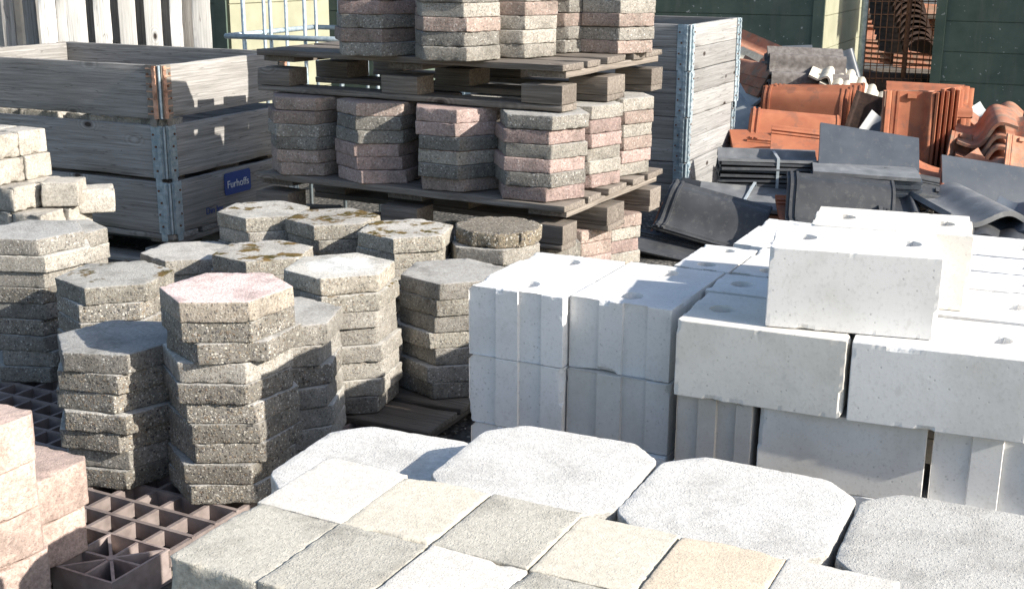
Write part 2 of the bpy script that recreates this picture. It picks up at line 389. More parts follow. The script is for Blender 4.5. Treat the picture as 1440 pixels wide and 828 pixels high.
def m_green():
    t = NT('dark green paint', .6, spec=.35); co = t.coords()
    m = t.n('ShaderNodeVectorMath', operation='MULTIPLY'); t.l(co, m.inputs[0]); m.inputs[1].default_value = (1., 1., .12)
    c = t.mix(t.mr(t.noise(co, 5, 5, .6), .35, .65), (.062, .09, .07, 1), (.095, .128, .10, 1))
    c = t.mix(t.mr(t.noise(m.outputs[0], 14, 4, .6), .5, .75, 0, .55), c, (.15, .15, .13, 1))
    c = t.mix(t.mr(t.noise(co, 30, 3), .69, .71, 0, .8), c, (.42, .42, .40, 1))
    c = t.mix(t.mr(t.noise(co, 2.2, 6, .7), .58, .75, 0, .5), c, (.045, .05, .04, 1))
    t.bump(t.noise(m.outputs[0], 60, 4), .15, .002); return t.out(c)
MAT['green'] = m_green()
MAT['lime'] = m_simple('pale yellow green paint', (.27, .268, .19, 1), (.33, .325, .235, 1), 6, .65, 0, .3, .12, rnd=.02, spots=((.44, .26, .17, 1), 3.2, .60, .45))
MAT['plastic'] = m_simple('brown recycled plastic', (.19, .152, .14, 1), (.29, .24, .222, 1), 30, .62, 0, .4, .12, spots=((.33, .26, .23, 1), 20, .55, .5))
MAT['sign_blue'] = m_simple('blue enamel', (.012, .045, .21, 1), (.016, .055, .25, 1), 15, .4, 0, .5, .03, rnd=0)
MAT['sign_white'] = m_simple('white lettering', (.7, .7, .7, 1), (.76, .76, .76, 1), 30, .5, bump=0, rnd=0)
MAT['stencil'] = m_simple('faded blue stencil', (.03, .06, .24, 1), (.08, .11, .28, 1), 90, .8, bump=0, rnd=0)
MAT['strap'] = m_simple('grey plastic strap', (.32, .36, .38, 1), (.42, .46, .48, 1), 60, .35, bump=0)
MAT['steel'] = m_simple('dull steel', (.33, .32, .30, 1), (.45, .44, .42, 1), 8, .45, .5, .5, .05)
MAT['rustwire'] = m_simple('rusty wire', (.16, .075, .045, 1), (.26, .13, .08, 1), 60, .85)
def m_ground():
    t = NT('yard ground', .95, spec=.2)
    tc = t.n('ShaderNodeTexCoord'); co = tc.outputs['Object']
    v = t.vor(co, 60); n = t.noise(co, 2, 6, .65)
    c = t.ramp(n, [(.3, (.045, .043, .04, 1)), (.55, (.085, .08, .072, 1)), (.75, (.16, .145, .12, 1))])
    sr = t.n('ShaderNodeSeparateColor'); t.l(v.outputs['Color'], sr.inputs[0])
    c = t.mix(t.math('MULTIPLY', t.mr(v.outputs['Distance'], .3, .45, 1, 0), t.math('GREATER_THAN', sr.outputs[0], .6)), c, (.2, .185, .16, 1))
    t.bump(t.math('ADD', t.noise(co, 40, 5), v.outputs['Distance']), .6, .01); return t.out(c)
MAT['ground'] = m_ground()

# ------------------------------------------------------------------ ground
g = MB(); g.quad_box((-150, -40, -1), (150, 300, 0))
tag(mk('ground', g.build('ground'), MAT['ground']), kind='structure')

random.seed(11)
gv = []; gf = []
def pebble(x, y, r):
    b = len(gv); n = 6
    ring = [(r*random.uniform(.7, 1.1)*math.cos(a*math.pi/3), r*random.uniform(.6, 1.)*math.sin(a*math.pi/3)) for a in range(n)]
    for z, f in ((0, .8), (r*.45, 1.), (r*.85, .55)):
        for px, py in ring: gv.append((x+px*f, y+py*f, z+random.uniform(0, r*.1)))
    for k in range(2):
        for i in range(n): gf.append((b+k*n+i, b+k*n+(i+1) % n, b+(k+1)*n+(i+1) % n, b+(k+1)*n+i))
    gf.append(tuple(b+2*n+i for i in range(n)))
for (x0, x1, y0, y1, n_) in ((-1.6, -.3, 1.7, 2.9, 700), (-.5, .5, 2.2, 3.6, 500), (.3, 2.6, 3.2, 6.2, 900), (-2.4, -.9, 3.6, 5, 250), (1, 4, 6.2, 10, 500)):
    for _ in range(n_): pebble(random.uniform(x0, x1), random.uniform(y0, y1), random.choice((.004, .006, .009, .014)))
tag(mk('gravel', mesh_from('gravel', gv, gf, False), agg('loose gravel', (.3, .27, .22, 1), gravel, 25, .9)), kind='stuff')
random.seed(7)
# ------------------------------------------------------------------ wooden pallets
WB = {}
def board_mesh(L, W, T, seed=0):
    key = (round(L, 3), round(W, 3), round(T, 3), seed)
    if key not in WB: WB[key] = rough_box('timber', L, W, T, .002, seed+L*7, (.06, .035, .04), .0035, .0012, 14, bend=.0018 if L > .5 else 0)
    return WB[key]
def pallet(fr, label, ztop, h=.144, L=1.2, W=.8, mat='wood_pallet', origin=None, yaw=None, group=None):
    """fr = front-right top corner in yard; L runs to the left (-e1), W runs back (e2)"""
    T = .021 if h > .1 else .015
    z0 = ztop-h
    root = empty('wooden_pallet', (fr.p(-L/2, W/2, z0)), -fr.yaw)
    tag(root, label, 'pallet', group)
    m = MAT[mat]
    hb = h-4*T if h > .1 else h-3*T
    yk = [-W/2+.05, 0, W/2-.05]; xk = [-L/2+.0725, 0, L/2-.0725]
    for i, (y, w) in enumerate(zip((-W/2+.0725, -W/4+.02, 0, W/4-.02, W/2-.0725), (.145, .1, .145, .1, .145))):
        mk('top_board', board_mesh(L, w, T, i % 3), m, root, (random.uniform(-.006, .006), y, h-T-.001), (0, 0, random.uniform(-.006, .006)))
    for i, x in enumerate(xk):
        mk('stringer', board_mesh(W-.07, .135, T, i), m, root, (x, 0, h-2*T-.002), (0, 0, math.pi/2))
        for j, y in enumerate(yk):
            bw = .1 if j != 1 else .14
            mk('block', board_mesh(.143, bw, hb-.001, (i+j) % 3), m, root, (x, y, T if h > .1 else .0), (0, 0, 0))
    if h > .1:
        for j, y in enumerate(yk): mk('bottom_board', board_mesh(L, .1 if j != 1 else .14, T-.001, j), m, root, (random.uniform(-.004, .004), y, 0))
    return root

# ------------------------------------------------------------------ hexagonal pavers
def ngon(n, rad, ph=0): return [(rad*math.cos(2*math.pi*i/n+ph), rad*math.sin(2*math.pi*i/n+ph)) for i in range(n)]
HT = .0425
HEX = [rough_prism('hex_paver', ngon(6, .137), HT-.0006, .0034, sd, .011, .003, .0006, 44) for sd in range(1, 8)]
OCT = [rough_prism('round_paver', ngon(11, .124), HT-.0006, .006, sd, .011, .009, .0018, 36) for sd in (11, 12)]
CW = dict(grey='grey', beige='beige grey', gravel='gravelly grey', pink='dusky pink', pinkgrey='pinkish grey', redtop='grey red-faced', pinktop='pale pink-topped', mossy='mossy grey', mossy_lots='moss-covered grey', worn='grey white-worn', pebble='pebbly brown')
def hexstack(x, y, base, cols, beta, where, group, t=HT, meshes=None, jit=.006, rot=4, offs=None, wide=1.):
    """cols: from the top down"""
    th = math.atan2(-y, -x)+R(beta); n = len(cols)
    for k, cname in enumerate(cols):
        lev = n-1-k
        me = (meshes[k] if meshes and meshes[k] else random.choice(HEX))
        dx, dy = random.gauss(0, jit*.6), random.gauss(0, jit*.6)
        if offs and k in offs: dx, dy = offs[k][0], offs[k][1]
        dr = R(random.gauss(0, rot)) + (R(offs[k][2]) if offs and k in offs and len(offs[k]) > 2 else 0)
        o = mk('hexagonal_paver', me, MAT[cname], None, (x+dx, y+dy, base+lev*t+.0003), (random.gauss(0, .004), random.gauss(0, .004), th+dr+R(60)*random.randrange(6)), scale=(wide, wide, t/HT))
        nm = 'roundish' if me in OCT else 'hexagonal'
        tag(o, f"{CW[cname]} {nm} paver, {ORD[k]+' one' if k == 0 else ORD[k]+' from top'} {where}", 'paver', group)
def rc(n, pool): return [random.choice(pool) for _ in range(n)]
GB = ['grey', 'beige', 'gravel', 'beige', 'gravel']
FS = [  # photo px of the top's middle, n, base, colours, beta, where
    ((50, 322), 9, .065, ['grey', 'beige', 'beige']+rc(6, ['grey', 'gravel']), 0, 'of the stack at the left picture edge'),
    ((160, 385), 8, .065, ['mossy', 'gravel']+rc(6, GB), 26, 'of the stack behind the shaded front stack'),
    ((165, 472), 7, .065, ['grey']+rc(6, ['gravel', 'grey', 'gravel', 'gravel']), -2, 'of the shaded low front stack'),
    ((317, 402), 10, .065, ['pinktop']+['gravel', 'gravel', 'beige', 'gravel', 'gravel', 'gravel', 'gravel', 'gravel', 'gravel'], 20, 'of the tall stack topped in pink'),
    ((395, 440), 8, .0, ['beige']+rc(7, ['beige', 'gravel', 'beige']), -18, 'of the stack right behind the pink-topped one'),
    ((480, 373), 8, .08, ['worn', 'mossy', 'beige', 'beige', 'beige', 'beige', 'beige', 'grey'], -24, 'of the stack with the white worn top'),
    ((635, 380), 7, .08, ['beige', 'mossy', 'beige', 'mossy', 'beige', 'grey', 'grey'], -18, 'of the stack beside the white blocks'),
    ((700, 316), 8, .08, ['pebble', 'beige']+rc(6, GB), 15, 'of the stack with the round pebbly top'),
    ((572, 320), 8, .08, ['mossy_lots', 'mossy']+rc(6, GB), -12, 'of the mossy stack nearest the round one'),
    ((470, 304), 8, .08, ['mossy_lots', 'mossy']+rc(6, GB), -20, 'of the mossy stack in the middle back'),
    ((371, 294), 8, .08, ['mossy', 'beige']+rc(6, GB), -22, 'of the mossy stack below the blue sign'),
    ((369, 352), 7, .08, ['mossy_lots', 'gravel']+rc(5, GB), -25, 'of the dark mossy stack behind pink top'),
    ((265, 352), 6, .08, ['beige', 'beige']+rc(4, GB), 26, 'of the pale low stack below the hinge'),
    ((207, 423), 5, .065, ['grey']+rc(4, GB), 10, 'of the low stack glimpsed behind pink top'),
    ((75, 322), 8, .08, ['beige', 'beige']+rc(6, GB), 18, 'of the stack behind the left edge stack'),
]
for i, (px, n, base, cols, beta, where) in enumerate(FS):
    t = HT if base > 0 else .0468
    p = at(px[0], px[1], base+n*t)
    mm = [OCT[0]]+[None]*(n-1) if i == 7 else None
    offs = {2: (.014, -.002, 8), 1: (.002, 0), 3: (-.004, .002, -6)} if i == 3 else ({0: (.004, -.004, 6)} if i == 2 else None)
    hexstack(p.x, p.y, base, cols, beta, where, 'loose stacks of hexagonal pavers', t, mm, .008, 2.6, offs)

# pavers on the two tall pallets
PF = Frame((.152, 3.70), R(28.7))
ZU, ZL = .827, .414      # deck heights of the upper and the lower pallet
pallet(Frame((.150, 3.754), R(29)), 'grey wooden pallet on top of the lower pavers, carrying the highest pavers', ZU)
pallet(Frame((.155, 3.647), R(28.4)), 'grey wooden pallet under the second tier of pavers', ZL)
cols4 = [-1.05, -.755, -.45, -.15]; rows3 = [.135, .4, .665]
rn = ['front', 'middle', 'back']; cn = ['leftmost', 'second', 'third', 'corner']
LOW = {(0, 0): ['pinkgrey', 'pinkgrey', 'grey', 'grey', 'pinkgrey', 'pinkgrey'], (1, 0): ['pinkgrey', 'grey', 'grey', 'pink', 'pink', 'pink'],
       (2, 0): ['pink', 'pink', 'grey', 'redtop', 'grey', 'pinkgrey'], (3, 0): ['grey', 'pink', 'beige', 'pink', 'grey', 'pink'],
       (3, 1): ['beige', 'pink', 'pink', 'beige', 'beige', 'pink'], (3, 2): ['beige', 'pinkgrey', 'beige', 'pinkgrey', 'pink', 'beige']}
UPP = {(0, 0): ['grey', 'pinkgrey', 'pink', 'grey', 'pinkgrey', 'grey'], (1, 0): ['beige', 'grey', 'beige', 'pink', 'grey', 'beige'],
       (2, 0): ['beige', 'pinkgrey', 'beige', 'pinkgrey', 'beige', 'beige'], (3, 1): ['grey', 'beige', 'grey', 'pinkgrey', 'beige', 'pinkgrey']}
fr = Frame((.155, 3.647), R(28.4))
for ci in range(4):
    for ri in range(3):
        if (ri == 2 and ci < 2) or (ri == 1 and ci == 0): continue
        colz = LOW.get((ci, ri)) or rc(6, ['grey', 'pinkgrey', 'beige'])
        p = fr.p(cols4[ci], rows3[ri])
        beta = {(0, 0): 6, (1, 0): 28, (2, 0): 0, (3, 0): 12}.get((ci, ri), 18)
        hexstack(p.x, p.y, ZL+.0005, colz, beta, f"in the {cn[ci]} {rn[ri]}-row stack of the lower pallet", 'pavers on the lower pallet', .0441, None, .006, 3, None, 1.09)
UP = [((530, 80), 7, ['grey', 'pinkgrey', 'pink', 'grey', 'pinkgrey', 'grey'], 'in the leftmost stack of the upper pallet'),
      ((643, 87), 8, ['beige', 'grey', 'beige', 'pinkgrey', 'grey', 'beige'], 'in the front middle stack of the upper pallet'),
      ((724, 82), 14, ['beige', 'beige', 'pinkgrey', 'beige', 'beige', 'beige'], 'in the set-back sunlit upper pallet stack'),
      ((779, 75), 18, ['grey', 'beige', 'grey', 'pinkgrey', 'grey', 'grey'], 'in the shaded middle stack of the upper pallet'),
      ((866, 76), 4, ['grey', 'pinkgrey', 'beige', 'pinkgrey', 'grey', 'pinkgrey'], 'in the right-hand stack of the upper pallet')]
upos = []
for (px, beta, colz, wh) in UP:
    p = at(px[0], px[1], ZU); p.y += .122; p.x *= (p.y/(p.y-.122))
    upos.append(p); hexstack(p.x, p.y, ZU+.0005, colz, beta, wh, 'pavers on the upper pallet', .0441, None, .004, 2, None, 1.04)
fu = Frame((.150, 3.754), R(29))
for a, b, wh in ((-.95, .63, 'hidden behind the leftmost upper pallet stack'), (-.64, .63, 'hidden behind the front middle upper pallet stack')):  # unseen stacks added so that their shadow falls on the left crate
    p = fu.p(a, b); hexstack(p.x, p.y, ZU+.0005, rc(6, ['grey', 'pinkgrey', 'beige']), 0, wh, 'pavers on the upper pallet', .0441, None, .004, 2)
for (ci, ri) in ((3, 0), (3, 1), (3, 2), (2, 0), (1, 0), (0, 0)):
    p = Frame((.155, 3.647), R(28.4)).p(cols4[ci]-(.01 if ri else .0), rows3[ri])
    n = 6; tt = (ZL-.144)/6-.0002
    hexstack(p.x, p.y, .0005, rc(6, ['pinkgrey', 'beige', 'pink', 'beige']), 12, f"in the {cn[ci]} {rn[ri]}-row stack below the lower pallet", 'pavers under the lower pallet', tt, None, .004, 3)
# low pallet under the loose stacks
fr = at(600, 607, .08)
pallet(Frame((fr.x, fr.y), R(26)), 'dark low wooden pallet sticking out beneath the loose paver stacks', .08, h=.08, mat='wood_dark')

# ------------------------------------------------------------------ brown plastic grid pallet
fc = at(157, 822, .065); PG = Frame((fc.x, fc.y), R(27))
root = empty('plastic_pallet', PG.p(0, 0, 0), -PG.yaw)
tag(root, 'brown plastic pallet with open square grid and spoked corner foot under pavers', 'pallet')
PL, PW, ft = 1.2, .88, .148; cell = .0655
g = MB(); z0, z1 = .03, .065
n1 = int((PW-ft)/cell)
ys = [ft+i*cell for i in range(n1+1)]; xs = [-ft-i*cell for i in range(int((PL-ft)/cell)+1)]
for y in ys: g.quad_box((xs[-1], y-.0045, z0), (-.000, y+.0045, z1))
for x in xs: g.quad_box((x-.0045, 0, z0+.001), (x+.0045, ys[-1], z1-.0016))
for x in (-.005, -ft/2): g.quad_box((x-.0045, ft+.0045, z0+.002), (x+.0045, ys[-1], z1-.0032))
for y in (.0055, ft/2): g.quad_box((xs[-1], y-.0045, z0+.0005), (-ft, y+.0045, z1-.0024))
mk('grid', g.build('grid'), MAT['plastic'], root)
g = MB()
w = .005
g.quad_box((-ft, 0, .001), (0, w, z1+.003)); g.quad_box((-w, w, .001), (0, ft, z1+.003))
g.quad_box((-ft, ft-w, .001), (-w, ft, z1+.003)); g.quad_box((-ft, w, .001), (-ft+w, ft-w, z1+.003))
for k, a in enumerate(range(0, 360, 45)):
    ln = ft/2-.004 if a % 90 == 0 else ft/2*1.38-.004
    M = Matrix.Translation((-ft/2, ft/2, 0)) @ Matrix.Rotation(R(a+2), 4, 'Z')
    g.quad_box((.004, -.003, .004), (ln, .003, z1+.0015-.0003*k), 0, M)
g.tube((-ft/2, ft/2, .002), (-ft/2, ft/2, z1+.002), .009, 12)
mk('corner_foot', g.build('corner_foot'), MAT['plastic'], root)

# ------------------------------------------------------------------ pink kerb blocks at the left edge
KB = [rough_prism('kerb_block', [(-.14, -.09), (.125, -.09), (.14, -.075), (.14, .075), (.125, .09), (-.14, .09)], .0868, .004, s_, .013, .005, .0008, 36) for s_ in (21, 22, 23)]
def kerbstack(px, ztop, n, base, words, off):
    c = at(px[0], px[1], ztop); yaw = R(27)
    e2 = Vector((math.sin(yaw), math.cos(yaw), 0)); e1 = Vector((math.cos(yaw), -math.sin(yaw), 0))
    t = (ztop-base)/n
    for k in range(n):
        p = c-e2*(.14+off[k % len(off)])-e1*(.09+random.uniform(0, .004)); p.z = ztop-(k+1)*t+.0003
        o = mk('kerb_block', KB[k % 3], MAT['pinkkerb'], None, p, (0, 0, math.pi/2-yaw+random.gauss(0, .012)), scale=(1, 1, (t-.0006)/.0868))
        tag(o, f"salmon pink concrete block, {'topmost' if k == 0 else ORD[k]+' from top'} {words}", 'block', 'pink concrete blocks at the left')
kerbstack((57, 577), .41, 5, 0, 'of the near stack in the lower left corner', [0, .004, .002, -.004, 0])
kerbstack((131, 642), .243, 2, .0655, 'of the short stack on the brown plastic pallet', [0, .012])

# ------------------------------------------------------------------ pale setts in front of the crate
SE = [rough_box('sett', .118, .112, .0775, .006, s_, (.012, .012, .012), .009, .0016, 34) for s_ in (31, 32, 33, 34)]
SF = Frame(atY(46, 215, 3.72)[:2], R(24))
def sett(a, b, z, lab, rz=0, grp='pale setts piled at the left'):
    p = SF.p(a, b, z); o = mk('concrete_sett', random.choice(SE), MAT['sett'], None, p, (random.gauss(0, .01), random.gauss(0, .01), -SF.yaw+rz+random.gauss(0, .04)))
    tag(o, lab, 'sett', grp)
zt = .592
for r_, (na, tw) in enumerate(((2, 'top'), (3, 'second'), (3, 'third'))):
    for b_ in range(2):
        for a_ in range(na):
            aa = -.23-.12*a_+(.012*r_)
            if r_ == 2: aa += .05
            sett(aa, .06+b_*.118, zt-.078*(r_+1), f"pale beige sett in the {tw} row, {['right end','second from right','third from right'][a_]} {'at the front' if b_ == 0 else 'behind'} of the pile")
sett(-.045, .16, zt-.078*3+.006, 'pale beige sett leaning at the right foot of the sett pile', .5)
sett(.0, .25, zt-.078*3-.028, 'whitish sett tilted behind the right foot of the sett pile', .8)
for r_ in range(3, 7):
    for a_ in range(4):
        for b_ in range(2):
            sett(-.06-.12*a_, .06+b_*.118, zt-.078*(r_+1), 'pale beige sett low in the pile, hidden behind the paver stacks', 0, 'setts hidden low in the pile')
g = pallet(Frame(SF.p(.16, -.02)[:2], R(24)), 'low wooden pallet hidden under the pile of pale setts', zt-.078*7, h=zt-.078*7-.0, L=.7, W=.4)

# ------------------------------------------------------------------ pallet collars
def hinge_mesh(rust, h, seed):
    g = MB(); W = .052
    pl = 3 if rust else 0
    for side in (0, 1):
        M = Matrix.Identity(4) if side == 0 else Matrix.Rotation(math.pi/2, 4, 'Z') @ Matrix.Scale(-1, 4, (1, 0, 0))
        # plate lies on the face y=0 (normal -y), running to -x from the corner at 0,0
        g.quad_box((-W-.008, -.0035, 0), (-.008, -.0005, h), pl, M)
        g.quad_box((-.028, -.009, .0), (-.012, -.0036, h-.004), 1 if rust else 0, M)
        for k in range(7):
            z = h*(.08+.14*k); g.quad_box((-W-.006, -.0065, z), (-.0285, -.0036, z+.004), 0 if not rust else 1, M)
            g.quad_box((-.0275, -.0115, z-.004), (-.0125, -.0091, z+.006), 0 if not rust else 1, M)
        for k in range(4):
            z = h*(.14+.23*k); x = -.05 if k % 2 else -.04
            g.tube(M @ Vector((x, -.0035, z)), M @ Vector((x, -.0072, z)), .0042, 8, 2)
        g.quad_box((-.05, -.006, -.028), (-.022, -.0037, .0), pl, M)
    g.tube((.001, -.002, .002), (.001, -.002, h-.002), .0045, 10, 0)
    return g.build('hinge', [MAT['zinc'], MAT['rustplate'], MAT['rivet'], MAT['oldplate']])
HG = {}
def collar(fr, z, label, L=1.2, W=.8, h=.195, planks=1, mat='wood', rust=False, group=None, tw=0, matw=None):
    """fr origin = front (nearest) corner; L runs left, W runs back"""
    root = empty('pallet_collar', fr.p(0, 0, z), -fr.yaw+tw); tag(root, label, 'pallet collar', group)
    T = .022; m = MAT[mat]; ph = h/planks
    key = (rust, h)
    if key not in HG: HG[key] = hinge_mesh(rust, h, 1)
    for k in range(planks):
        sd = random.randrange(3)
        mk('board', side_board(L-.006, ph-.0012, T, sd), m, root, (-L/2, T/2, k*ph))
        mk('board', side_board(L-.006, ph-.0012, T, sd+1), m, root, (-L/2, W-T/2, k*ph))
        mk('board', side_board(W-2*T-.004, ph-.0012, T, sd), MAT[matw] if matw else m, root, (-T/2, W/2, k*ph), (0, 0, math.pi/2))
        mk('board', side_board(W-2*T-.004, ph-.0012, T, sd+1), m, root, (-L+T/2, W/2, k*ph), (0, 0, math.pi/2))
    mk('hinge', HG[key], None, root, (0, 0, 0))
    mk('hinge', HG[key], None, root, (0, W, 0), (0, 0, math.pi/2))
    mk('hinge', HG[key], None, root, (-L, 0, 0), (0, 0, -math.pi/2))
    mk('hinge', HG[key], None, root, (-L, W, 0), (0, 0, math.pi))
    return root
def side_board(L, h, T, seed):
    key = ('s', round(L, 3), round(h, 4), seed)
    if key not in WB: WB[key] = rough_box('board', L, T, h, .002, seed*3+L, (.07, .02, .03), .004, .0012, 12, bend=.0012)
    return WB[key]
CF = Frame((-1.221*1.04, 4.299*1.04), R(25.4))
pallet(CF, 'grey wooden pallet beneath the three-collar crate', .13, h=.129, mat='wood')
collar(CF, .1305, 'lowest grey pallet collar with blue sign, in the left crate', group='collars of the left crate')['zz'] = 1
collar(Frame(CF.p(-.012, .004)[:2], R(25)), .339, 'middle grey pallet collar with galvanised corner hinge, in the left crate', group='collars of the left crate')
collar(Frame(CF.p(-.014, 0)[:2], R(24.4)), .560, 'top grey pallet collar with rusty red corner hinge, in the left crate', group='collars of the left crate', rust=True)
for o in list(D.objects):
    if 'zz' in o.keys(): del o['zz']; low = o
# blue sign and stencil on the lowest collar's right-hand face (local: +x face at x=0, runs along +y)
def text_mesh(body, size, ext=.0006):
    cu = D.curves.new('lettering', 'FONT'); cu.body = body; cu.size = size; cu.extrude = ext; cu.align_x = 'CENTER'; cu.align_y = 'CENTER'
    to = D.objects.new('lettering_tmp', cu); COL.objects.link(to); bpy.context.view_layer.update()
    me = D.meshes.new_from_object(to.evaluated_get(bpy.context.evaluated_depsgraph_get()))
    D.objects.remove(to); D.curves.remove(cu); return me
def rounded_rect(w, h, r, t):
    pts = []
    for cx, cy, a0 in ((w/2-r, h/2-r, 0), (-w/2+r, h/2-r, 90), (-w/2+r, -h/2+r, 180), (w/2-r, -h/2+r, 270)):
        for k in range(5): a = R(a0+22.5*k); pts.append((cx+r*math.cos(a), cy+r*math.sin(a)))
    n = len(pts); vs = [(x, y, 0) for x, y in pts]+[(x, y, t) for x, y in pts]
    fs = [tuple(range(n))[::-1], tuple(range(n, 2*n))]+[(i, (i+1) % n, n+(i+1) % n, n+i) for i in range(n)]
    return mesh_from('sign', vs, fs, False)
SM = Matrix(((0, 0, 1, 0), (1, 0, 0, 0), (0, 1, 0, 0), (0, 0, 0, 1)))   # local x->y, y->z, z->x
sg = mk('sign', rounded_rect(.165, .088, .012, .002), MAT['sign_blue'], low, M4=Matrix.Translation((.0015, .395, .138)) @ SM)
mk('lettering', text_mesh('Furhoffs', .042), MAT['sign_white'], sg, M4=Matrix.Translation((0, -.004, .0032)))
mk('stencil', text_mesh('Din lev', .036), MAT['stencil'], low, M4=Matrix.Translation((.0022, .245, .052)) @ SM)
# pale blocks filling the crate, glimpsed through the gap
for k in range(9):
    p = CF.p(-.09-.125*k, .085+.01*(k % 2), .45); o = mk('concrete_sett', SE[k % 4], MAT['sett' if k % 3 else 'beige'], None, p, (0, 0, -CF.yaw+random.gauss(0, .25)), scale=(1.05, 1, 1.35))
    tag(o, 'pale block inside the left crate, glimpsed through the gap under its top collar', 'block', 'blocks inside the left crate')
g = pallet(Frame(CF.p(-.04, .035)[:2], CF.yaw), 'wooden pallet inside the left crate, hidden under pale blocks', .449, h=.144, L=1.1, W=.72)
g2 = pallet(Frame(CF.p(-.04, .035)[:2], CF.yaw), 'lower wooden pallet hidden inside the left crate', .3045, h=.144, L=1.1, W=.72)

CR = Frame((.809, 5.691), R(26))
for k, wd in enumerate(('lowest', 'second lowest', 'second highest', 'topmost')):
    collar(Frame(CR.p(random.uniform(-.004, .004), 0)[:2], CR.yaw+R(random.uniform(-.5, .5))), .004+.2118*k, f'{wd} bleached grey pallet collar of the tall crate beside the roof tiles', h=.209, planks=2, mat='wood', matw='wood_pale', group='collars of the tall crate')

# ------------------------------------------------------------------ white sand-lime blocks
ST = [(-.047, .0), (-.045, .0045), (-.0055, .0), (.034, .0045)]
KB_ = 1.15
BH = .113*KB_
BW = [rough_box('sand_lime_block', .24, .165, .1122, .0013, s_, (.005, .005, .006), .0008, 0, 70, cuts=9, holes=[(-.075, 0), (.075, 0)], steps=ST, smooth=False) for s_ in (41, 42, 43, 44)]
BN = [rough_box('sand_lime_block', .24, .113, .1122, .0013, s_, (.005, .005, .006), .0008, 0, 70, cuts=9, holes=[(-.075, 0), (.075, 0)], steps=[(-.032, .0045), (-.004, 0), (.024, .0045)], smooth=False) for s_ in (51, 52)]
ZT = CH-(CH-.648)*KB_
A0 = at(658, 400, ZT); BF = Frame(A0[:2], R(26.2))
ZB = ZT-4*BH
def block(kind, a, b, z, dyaw, W, L, label, group='white sand lime blocks', mat='block'):
    """a,b = front-left corner in the stack's frame"""
    me = random.choice(BW if W > .14 else BN); base = .24
    yw = -BF.yaw+R(dyaw)
    if kind == 'E': off = Vector((W/2, L/2)); rz = math.pi/2
    else: off = Vector((L/2, W/2)); rz = 0
    ca, sa = math.cos(R(dyaw)), math.sin(R(dyaw))
    oa, ob = off.x*ca-off.y*sa, off.x*sa+off.y*ca
    p = BF.p((a+oa)*KB_, (b+ob)*KB_, z)
    o = mk('sand_lime_block', me, MAT[mat], None, p, (random.gauss(0, .002), random.gauss(0, .002), yw+rz), scale=(L/base*KB_, W/(.165 if W > .14 else .113)*KB_, KB_))
    return tag(o, label, 'block', group)
zt = ZB+3*BH
block('E', .0, .0, zt, 0, .163, .256, 'white grooved block at the far left top of the block stack')
block('E', .1665, .014, zt, -.8, .163, .25, 'white grooved block second from left in the top layer front', mat='block_grey')
block('S', .352, -.032, zt, 2.6, .165, .236, 'pale block lying lengthwise under the left end of the raised block', mat='block_warm')
block('S', .5945, -.02, zt, 5, .165, .225, 'pale block lying lengthwise at the right front of the top layer')
block('S', .337, .148, zt, 1, .112, .23, 'white block lying in shadow just left behind the raised block')
block('S', .585, .17, zt, 3, .165, .235, 'white block in the top layer behind the right front block')
block('S', .59, .345, zt, 3, .112, .235, 'narrow white block in the top layer at the right edge, third row back')
block('S', .58, .465, zt, 3, .112, .235, 'narrow white block in the top layer at the right edge, fourth row back')
block('S', .57, .585, zt, 3, .165, .235, 'white block at the rear right corner of the top layer')
block('E', .243, .268, zt, 0, .0945, .178, 'narrow white block in the sun behind the second grooved block')
block('E', .341, .27, zt, 0, .112, .2, 'narrow white block behind the shaded one, left of raised pair')
block('E', .456, .31, zt, 0, .112, .24, 'white block hidden behind the raised pair of blocks')
block('E', .285, .472, zt, 0, .112, .25, 'narrow white block at the rear left tip of the top layer')
block('E', .40, .475, zt, 0, .163, .25, 'white block in the rear middle of the top layer behind raised pair')
block('S', .472, -.008, zt+BH, 10.5, .165, .225, 'white block set on top in front, the nearer of the raised pair')
block('S', .487, .168, zt+BH, 8, .15, .228, 'white block set on top behind, the farther of the raised pair', mat='block_warm')
zt -= BH
block('E', .0, -.001, zt, 0, .164, .25, 'white grooved block in the second layer at the far left')
block('E', .1675, .007, zt, 0, .166, .25, 'white grooved block in the second layer, second from left', mat='block_grey')
block('E', .353, -.02, zt, .5, .112, .25, 'narrow grooved block with brownish face in the second layer', mat='block_brown')
block('S', .475, -.02, zt, 6, .165, .225, 'long pale block with chipped edges in the second layer front', mat='block_grey')
block('E', .706, .012, zt, 5, .165, .25, 'chipped grooved block at the right end of the second layer')
for k in range(1, 3):
    zz = zt-BH*k; lw = ['third', 'lowest'][k-1]
    block('E', .004 if k == 1 else 0, -.002, zz, 0, .164, .25, f'white grooved block at the left end of the {lw} layer')
    for kind, a, b, W, L in (('E', .168, .0, .165, .25), ('S', .345, -.02, .165, .24), ('S', .59, -.005, .165, .24)):
        block(kind, a, b, zz, 0, W, L, 'white block low in the front of the stack, hidden behind the slabs', 'white blocks hidden low at the front')
for k in range(3):
    for kind, a, b, W, L in (('E', .243, .27, .112, .2), ('E', .36, .27, .163, .2), ('S', .55, .26, .163, .24), ('S', .55, .44, .163, .24), ('E', .285, .475, .112, .245), ('E', .40, .475, .148, .245), ('S', .55, .61, .14, .24)):
        block(kind, a, b, ZB+BH*k, 0, W, L, 'white block inside the stack, hidden below its top layer', 'white blocks hidden inside the stack')
pallet(Frame(BF.p(.98, .0)[:2], BF.yaw), 'low wooden pallet hidden beneath the white block stack', ZB-.0005, h=ZB-.001, L=.98, W=.86, mat='wood_dark')

